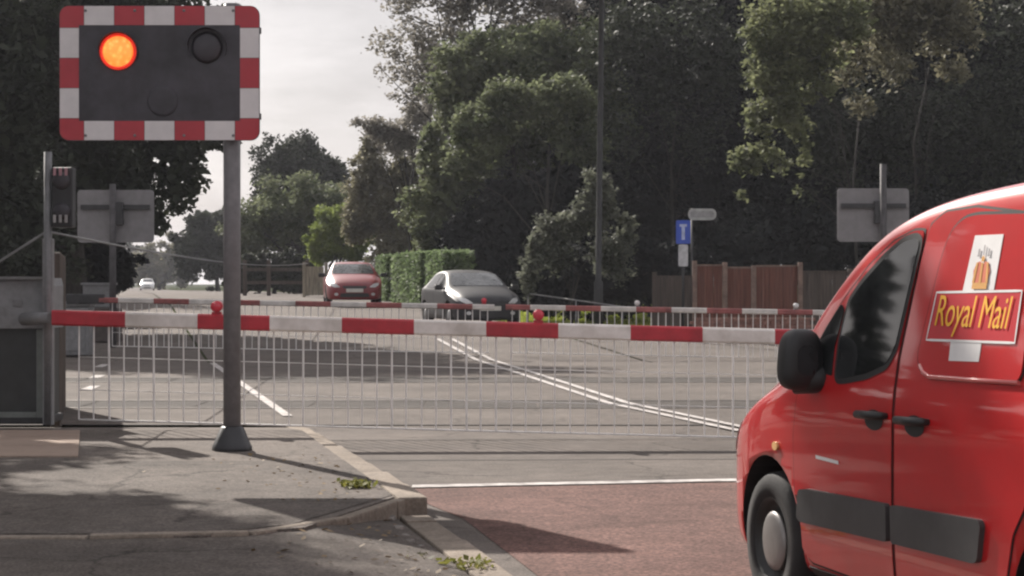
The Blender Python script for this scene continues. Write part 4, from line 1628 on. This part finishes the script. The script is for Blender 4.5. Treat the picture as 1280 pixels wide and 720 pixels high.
tree('oak_tree', 'dark tree filling the upper right corner behind the right far signal', 'tree', 68,
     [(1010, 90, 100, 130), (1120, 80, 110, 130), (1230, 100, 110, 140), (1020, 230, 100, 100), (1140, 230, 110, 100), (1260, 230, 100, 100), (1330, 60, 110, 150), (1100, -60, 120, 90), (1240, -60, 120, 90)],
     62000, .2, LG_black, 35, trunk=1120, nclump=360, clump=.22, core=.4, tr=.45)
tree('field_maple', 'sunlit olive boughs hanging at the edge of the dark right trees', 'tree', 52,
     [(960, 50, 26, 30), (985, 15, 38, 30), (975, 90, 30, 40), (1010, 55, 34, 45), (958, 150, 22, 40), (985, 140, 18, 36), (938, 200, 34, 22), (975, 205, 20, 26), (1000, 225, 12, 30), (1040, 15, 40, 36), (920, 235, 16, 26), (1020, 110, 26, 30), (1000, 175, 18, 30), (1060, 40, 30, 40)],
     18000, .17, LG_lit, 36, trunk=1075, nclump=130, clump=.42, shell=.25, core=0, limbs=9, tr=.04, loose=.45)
tree('oak_tree', 'dim green boughs below the sunlit olive ones, above the right far signal', 'tree', 60,
     [(1010, 130, 40, 50), (1060, 150, 50, 50), (1120, 140, 50, 50), (1180, 160, 50, 50), (1240, 120, 40, 60), (1030, 220, 40, 40), (1250, 210, 40, 40), (1110, 215, 50, 30), (1270, 40, 40, 50)],
     16000, .19, LG_dark, 45, trunk=1120, nclump=110, clump=.45, shell=.3, core=0, limbs=5, tr=.05, loose=.6)
tree('oak_tree', 'dim green boughs high up behind the lamp column', 'tree', 62,
     [(790, 40, 50, 50), (850, 30, 50, 40), (900, 70, 40, 60), (820, 110, 50, 40), (780, 170, 40, 40), (880, 160, 40, 40)],
     10000, .19, LG_dark, 46, trunk=840, nclump=80, clump=.45, shell=.3, core=0, limbs=5, tr=.05, loose=.6)
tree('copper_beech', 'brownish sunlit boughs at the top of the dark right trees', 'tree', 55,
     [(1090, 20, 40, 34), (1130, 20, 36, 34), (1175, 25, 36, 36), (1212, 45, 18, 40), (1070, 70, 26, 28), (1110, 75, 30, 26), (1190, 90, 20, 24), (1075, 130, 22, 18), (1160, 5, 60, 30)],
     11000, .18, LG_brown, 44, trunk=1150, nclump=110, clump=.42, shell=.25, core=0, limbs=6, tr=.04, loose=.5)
tree('garden_shrub', 'grey-green arching shrub under the lamp column', 'bush', 49,
     [(668, 310, 16, 24), (662, 345, 12, 34), (690, 288, 24, 16), (715, 280, 22, 18), (735, 262, 20, 26), (758, 258, 20, 34), (782, 295, 14, 34), (745, 235, 16, 22), (700, 320, 20, 24), (760, 320, 24, 30)],
     12500, .13, LG_grey, 37, trunk=715, nclump=150, clump=.42, shell=.3, core=.03, tr=.03, loose=.5)
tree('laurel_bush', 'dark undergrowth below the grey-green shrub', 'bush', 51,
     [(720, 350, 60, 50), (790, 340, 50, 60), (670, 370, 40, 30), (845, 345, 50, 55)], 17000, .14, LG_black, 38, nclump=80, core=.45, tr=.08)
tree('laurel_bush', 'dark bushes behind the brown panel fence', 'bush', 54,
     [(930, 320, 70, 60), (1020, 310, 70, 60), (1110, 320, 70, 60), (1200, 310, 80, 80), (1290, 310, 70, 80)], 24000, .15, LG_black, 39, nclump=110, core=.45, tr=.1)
# a row behind everything closes the gaps between the crowns
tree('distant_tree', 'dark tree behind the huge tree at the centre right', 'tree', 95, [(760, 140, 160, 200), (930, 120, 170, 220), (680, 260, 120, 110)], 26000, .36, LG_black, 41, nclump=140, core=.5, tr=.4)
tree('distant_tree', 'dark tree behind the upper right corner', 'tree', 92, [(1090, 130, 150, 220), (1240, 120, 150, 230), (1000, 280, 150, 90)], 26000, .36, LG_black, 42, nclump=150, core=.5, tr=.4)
tree('distant_tree', 'dark tree behind the evergreen at the left edge', 'tree', 80, [(-20, 150, 150, 220), (110, 180, 90, 130), (60, 320, 120, 60)], 22000, .32, LG_dark, 43, nclump=120, core=.5, tr=.4)


# ---- clipped hedge in three blocks along the verge
def hedge_block(label, D0, D1, h_, depth, n, seed, group):
    """a block that runs along the verge from distance D0 to D1"""
    hx_ = lambda d: -2.06 - .2 * (d - 58)
    a, e = Vector((hx_(D0), D0)), Vector((hx_(D1), D1))
    mid, d = (a + e) / 2, e - a
    w = d.length
    root = thing('clipped_hedge', label, 'hedge', (mid.x + .5, mid.y, zg(mid.y) - .05), math.atan2(d.y, d.x), group)
    rng = np.random.default_rng(seed)
    C = rng.uniform(-.5, .5, (n, 3)) * np.array([w, depth, h_]) + np.array([0, 0, h_ / 2])
    f = rng.integers(0, 5, n)
    j = rng.normal(size=n) * .04
    C[f <= 1, 1] = depth / 2 + j[f <= 1]
    C[f == 2, 2] = h_ + j[f == 2]
    C[f == 3, 0] = -w / 2 + j[f == 3]
    U, V = orient(rng, n, .13)
    leaf_mesh('leaves', C, U, V, LG_hedge, root)
    b = MB()
    for k_ in range(max(2, int(w / .5))):
        b.tube([(-w / 2 + .25 + k_ * .5, 0, 0), (-w / 2 + .28 + k_ * .5, .05, h_ * .8)], [.03, .015], 6)
    b.build('stems', M_bark, root)


g = 'clipped hedge blocks along the verge'
hedge_block('farthest clipped hedge block next to the red car', 69.8, 72.5, 1.62, .9, 5000, 51, g)
hedge_block('longest clipped hedge block between the two waiting cars', 62.2, 68.4, 1.66, .9, 12000, 52, g)
hedge_block('nearest clipped hedge block beside the silver car', 57.8, 61.0, 1.72, .9, 7000, 53, g)


# ---- grass: bright verge strip on the right and rough verge elsewhere
def grass(name, region, n, h_, m, seed):
    rng = np.random.default_rng(seed)
    x0, x1, y0, y1 = region
    xy = rng.uniform(0, 1, (n, 2)) * np.array([x1 - x0, y1 - y0]) + np.array([x0, y0])
    ok = np.array([rightx(y) + .25 < x for x, y in xy])
    xy = xy[ok]
    n = len(xy)
    hh = h_ * rng.uniform(.5, 1.3, n)
    z = np.array([zg(y) for y in xy[:, 1]]) - .03
    C = np.column_stack([xy, z + hh / 2])
    U = np.column_stack([rng.normal(size=(n, 2)) * .3 * hh[:, None], hh])
    V = np.column_stack([rng.normal(size=(n, 2)), np.zeros(n)])
    V /= np.linalg.norm(V, axis=1, keepdims=True)
    o_ = leaf_mesh(name, C, U * .5, V * .03, m)
    o_['kind'] = 'stuff'
    tag(o_, None, None)
    return o_


o = grass('grass', (-1.0, 4.2, 46.5, 60), 26000, .16, LG_grass, 61)
o['label'] = 'bright yellow-green grass strip beyond the right far barrier'
o = grass('grass', (-9, 1, 60, 72), 16000, .16, LG_grass, 62)
o['label'] = 'rough grass verge below the clipped hedge'

# ---- weeds and rubble by the broken kerb
def weed(label, x, y, z, r, h_, n, seed, m, group=None):
    root = thing('weed', label, 'plant', (x, y, z), 0, group)
    rng = np.random.default_rng(seed)
    C = np.column_stack([rng.normal(size=n) * r * .5, rng.normal(size=n) * r * .5, rng.uniform(.01, h_, n)])
    U, V = orient(rng, n, .05)
    leaf_mesh('leaves', C, U, V, m, root)
    b = MB()
    for k_ in range(5):
        b.tube([(0, 0, -.01), (rng.normal() * r * .4, rng.normal() * r * .4, h_ * .8)], [.004, .002], 5)
    b.build('stalks', LG_weed, root)


def gpix(px, py, z=0.):
    D_ = (CAMZ - z) * F / (py - HOR)
    return GX(px, D_), D_


g = 'weeds by the broken kerb'
x, y = gpix(447, 609, .12)
weed('yellow-green weed growing at the end of the broken kerb', x, y, .115, .14, .05, 130, 71, LG_weed, g)
x, y = gpix(588, 706, .02)
weed('weed in the gutter at the bottom edge of the picture', x, y,   .005, .16, .045, 60, 72, LG_weed, g)
x, y = gpix(505, 700, .02)
weed('dry weed on the lower drive near the bottom', x, y, .005, .16, .04, 60, 73, LG_brown, g)
rnd = random.Random(9)
for i in range(14):
    px, py = rnd.uniform(440, 560), rnd.uniform(643, 690)
    x, y = gpix(px, py, .01)
    x = min(x, kerbx(y) - .3)
    r_ = rnd.uniform(.018, .05)
    b = MB()
    b.box((0, 0, r_ * .35), (r_ * 2.2, r_ * 1.6, r_ * .9), 0, Matrix.Rotation(rnd.uniform(0, 3), 3, 'Z') @ Matrix.Rotation(rnd.uniform(-.3, .3), 3, 'X'), r_ * .3)
    o = b.build('stone', M_stone)
    o.location = (x, y, .008)
    tag(o, 'small loose stone in the rubble by the broken kerb', 'stone', 'loose stones by the broken kerb')
rl = np.random.default_rng(5)
nl = 260
ly = rl.uniform(8.5, 16, nl)
lx = np.array([kerbx(q) for q in ly]) - .3 - np.abs(rl.normal(size=nl)) * .5
lz = np.where(ly > 12.6, zpav + .008, [max(.012, drivez(a_, b_) + .008) for a_, b_ in zip(lx, ly)])
Ul, Vl = orient(rl, nl, .045, 2.)
ol = leaf_mesh('leaf_litter', np.column_stack([lx, ly, lz]), Ul, Vl, leaf_mat('dry_leaf', (.08, .05, .025), (.25, .17, .08), .2))
tag(ol, 'dry fallen leaves scattered on the pavement along the kerb', None, None, 'stuff')
# ================================================================== HAZE
hz_ = MB()
hz_.box((0, 385, 9.5), (1500, 1050, 23))
hb = hz_.build('haze', bpy.data.materials.new('haze_air'))
hb['kind'] = 'stuff'
hm = hb.data.materials[0]
hm.use_nodes = True
hn = hm.node_tree
hn.nodes.clear()
ho = hn.nodes.new('ShaderNodeOutputMaterial')
pv = hn.nodes.new('ShaderNodeVolumePrincipled')
pv.inputs['Color'].default_value = (.84, .86, .95, 1)
pv.inputs['Density'].default_value = HAZE
pv.inputs['Anisotropy'].default_value = .3
hn.links.new(pv.outputs[0], ho.inputs['Volume'])
# ================================================================== LIGHT, SKY, CAMERA
w = bpy.data.worlds.new('World')
scene.world = w
w.use_nodes = True
N, L = w.node_tree.nodes, w.node_tree.links
bg = N['Background']
sky = N.new('ShaderNodeTexSky')
sky.sky_type = 'NISHITA'
sky.sun_disc = False
SUN_EL = R(32.2)
sdir = Vector((-.466, .885, 0)).normalized()
sky.sun_elevation = SUN_EL
sky.sun_rotation = math.atan2(sdir.x, sdir.y)
sky.dust_density = 2.5
tc = N.new('ShaderNodeTexCoord')
mp = N.new('ShaderNodeMapping')
mp.inputs['Scale'].default_value = (3.2, 3.2, 11)
L.new(tc.outputs['Generated'], mp.inputs['Vector'])
cn = N.new('ShaderNodeTexNoise')
cn.inputs['Scale'].default_value = 1.6
cn.inputs['Detail'].default_value = 7
cn.inputs['Roughness'].default_value = .55
L.new(mp.outputs['Vector'], cn.inputs['Vector'])
rp = N.new('ShaderNodeValToRGB')
rp.color_ramp.elements[0].position = .38
rp.color_ramp.elements[0].color = (5.5, 5.3, 5.5, 1)
rp.color_ramp.elements[1].position = .62
rp.color_ramp.elements[1].color = (8.8, 8.5, 8.7, 1)
L.new(cn.outputs['Fac'], rp.inputs['Fac'])
mx = N.new('ShaderNodeMixRGB')
mx.inputs['Fac'].default_value = .88
L.new(sky.outputs['Color'], mx.inputs['Color1'])
L.new(rp.outputs['Color'], mx.inputs['Color2'])
L.new(mx.outputs['Color'], bg.inputs['Color'])
bg.inputs['Strength'].default_value = .058

sl = bpy.data.lights.new('sun', 'SUN')
sl.energy = 4.6
sl.angle = R(.53)
sl.color = (1, .93, .85)
so = bpy.data.objects.new('sun', sl)
COL.objects.link(so)
to_sun = Vector((sdir.x * math.cos(SUN_EL), sdir.y * math.cos(SUN_EL), math.sin(SUN_EL)))
so.rotation_euler = to_sun.to_track_quat('Z', 'Y').to_euler()
so.location = (-10, 20, 20)

cam = bpy.data.cameras.new('camera')
cam.sensor_width = 36
cam.lens = F / 1280 * 36
cam.clip_start = .1
cam.clip_end = 6000
co = bpy.data.objects.new('camera', cam)
COL.objects.link(co)
co.location = (0, 0, CAMZ)
co.rotation_euler = (R(90) - math.atan((360 - HOR) / F), 0, 0)
scene.camera = co
scene.view_settings.view_transform = 'Standard'
scene.view_settings.look = 'None'
scene.view_settings.exposure = .92
scene.view_settings.gamma = 1
scene.cycles.max_bounces = 6
scene.cycles.filter_width = 2.3
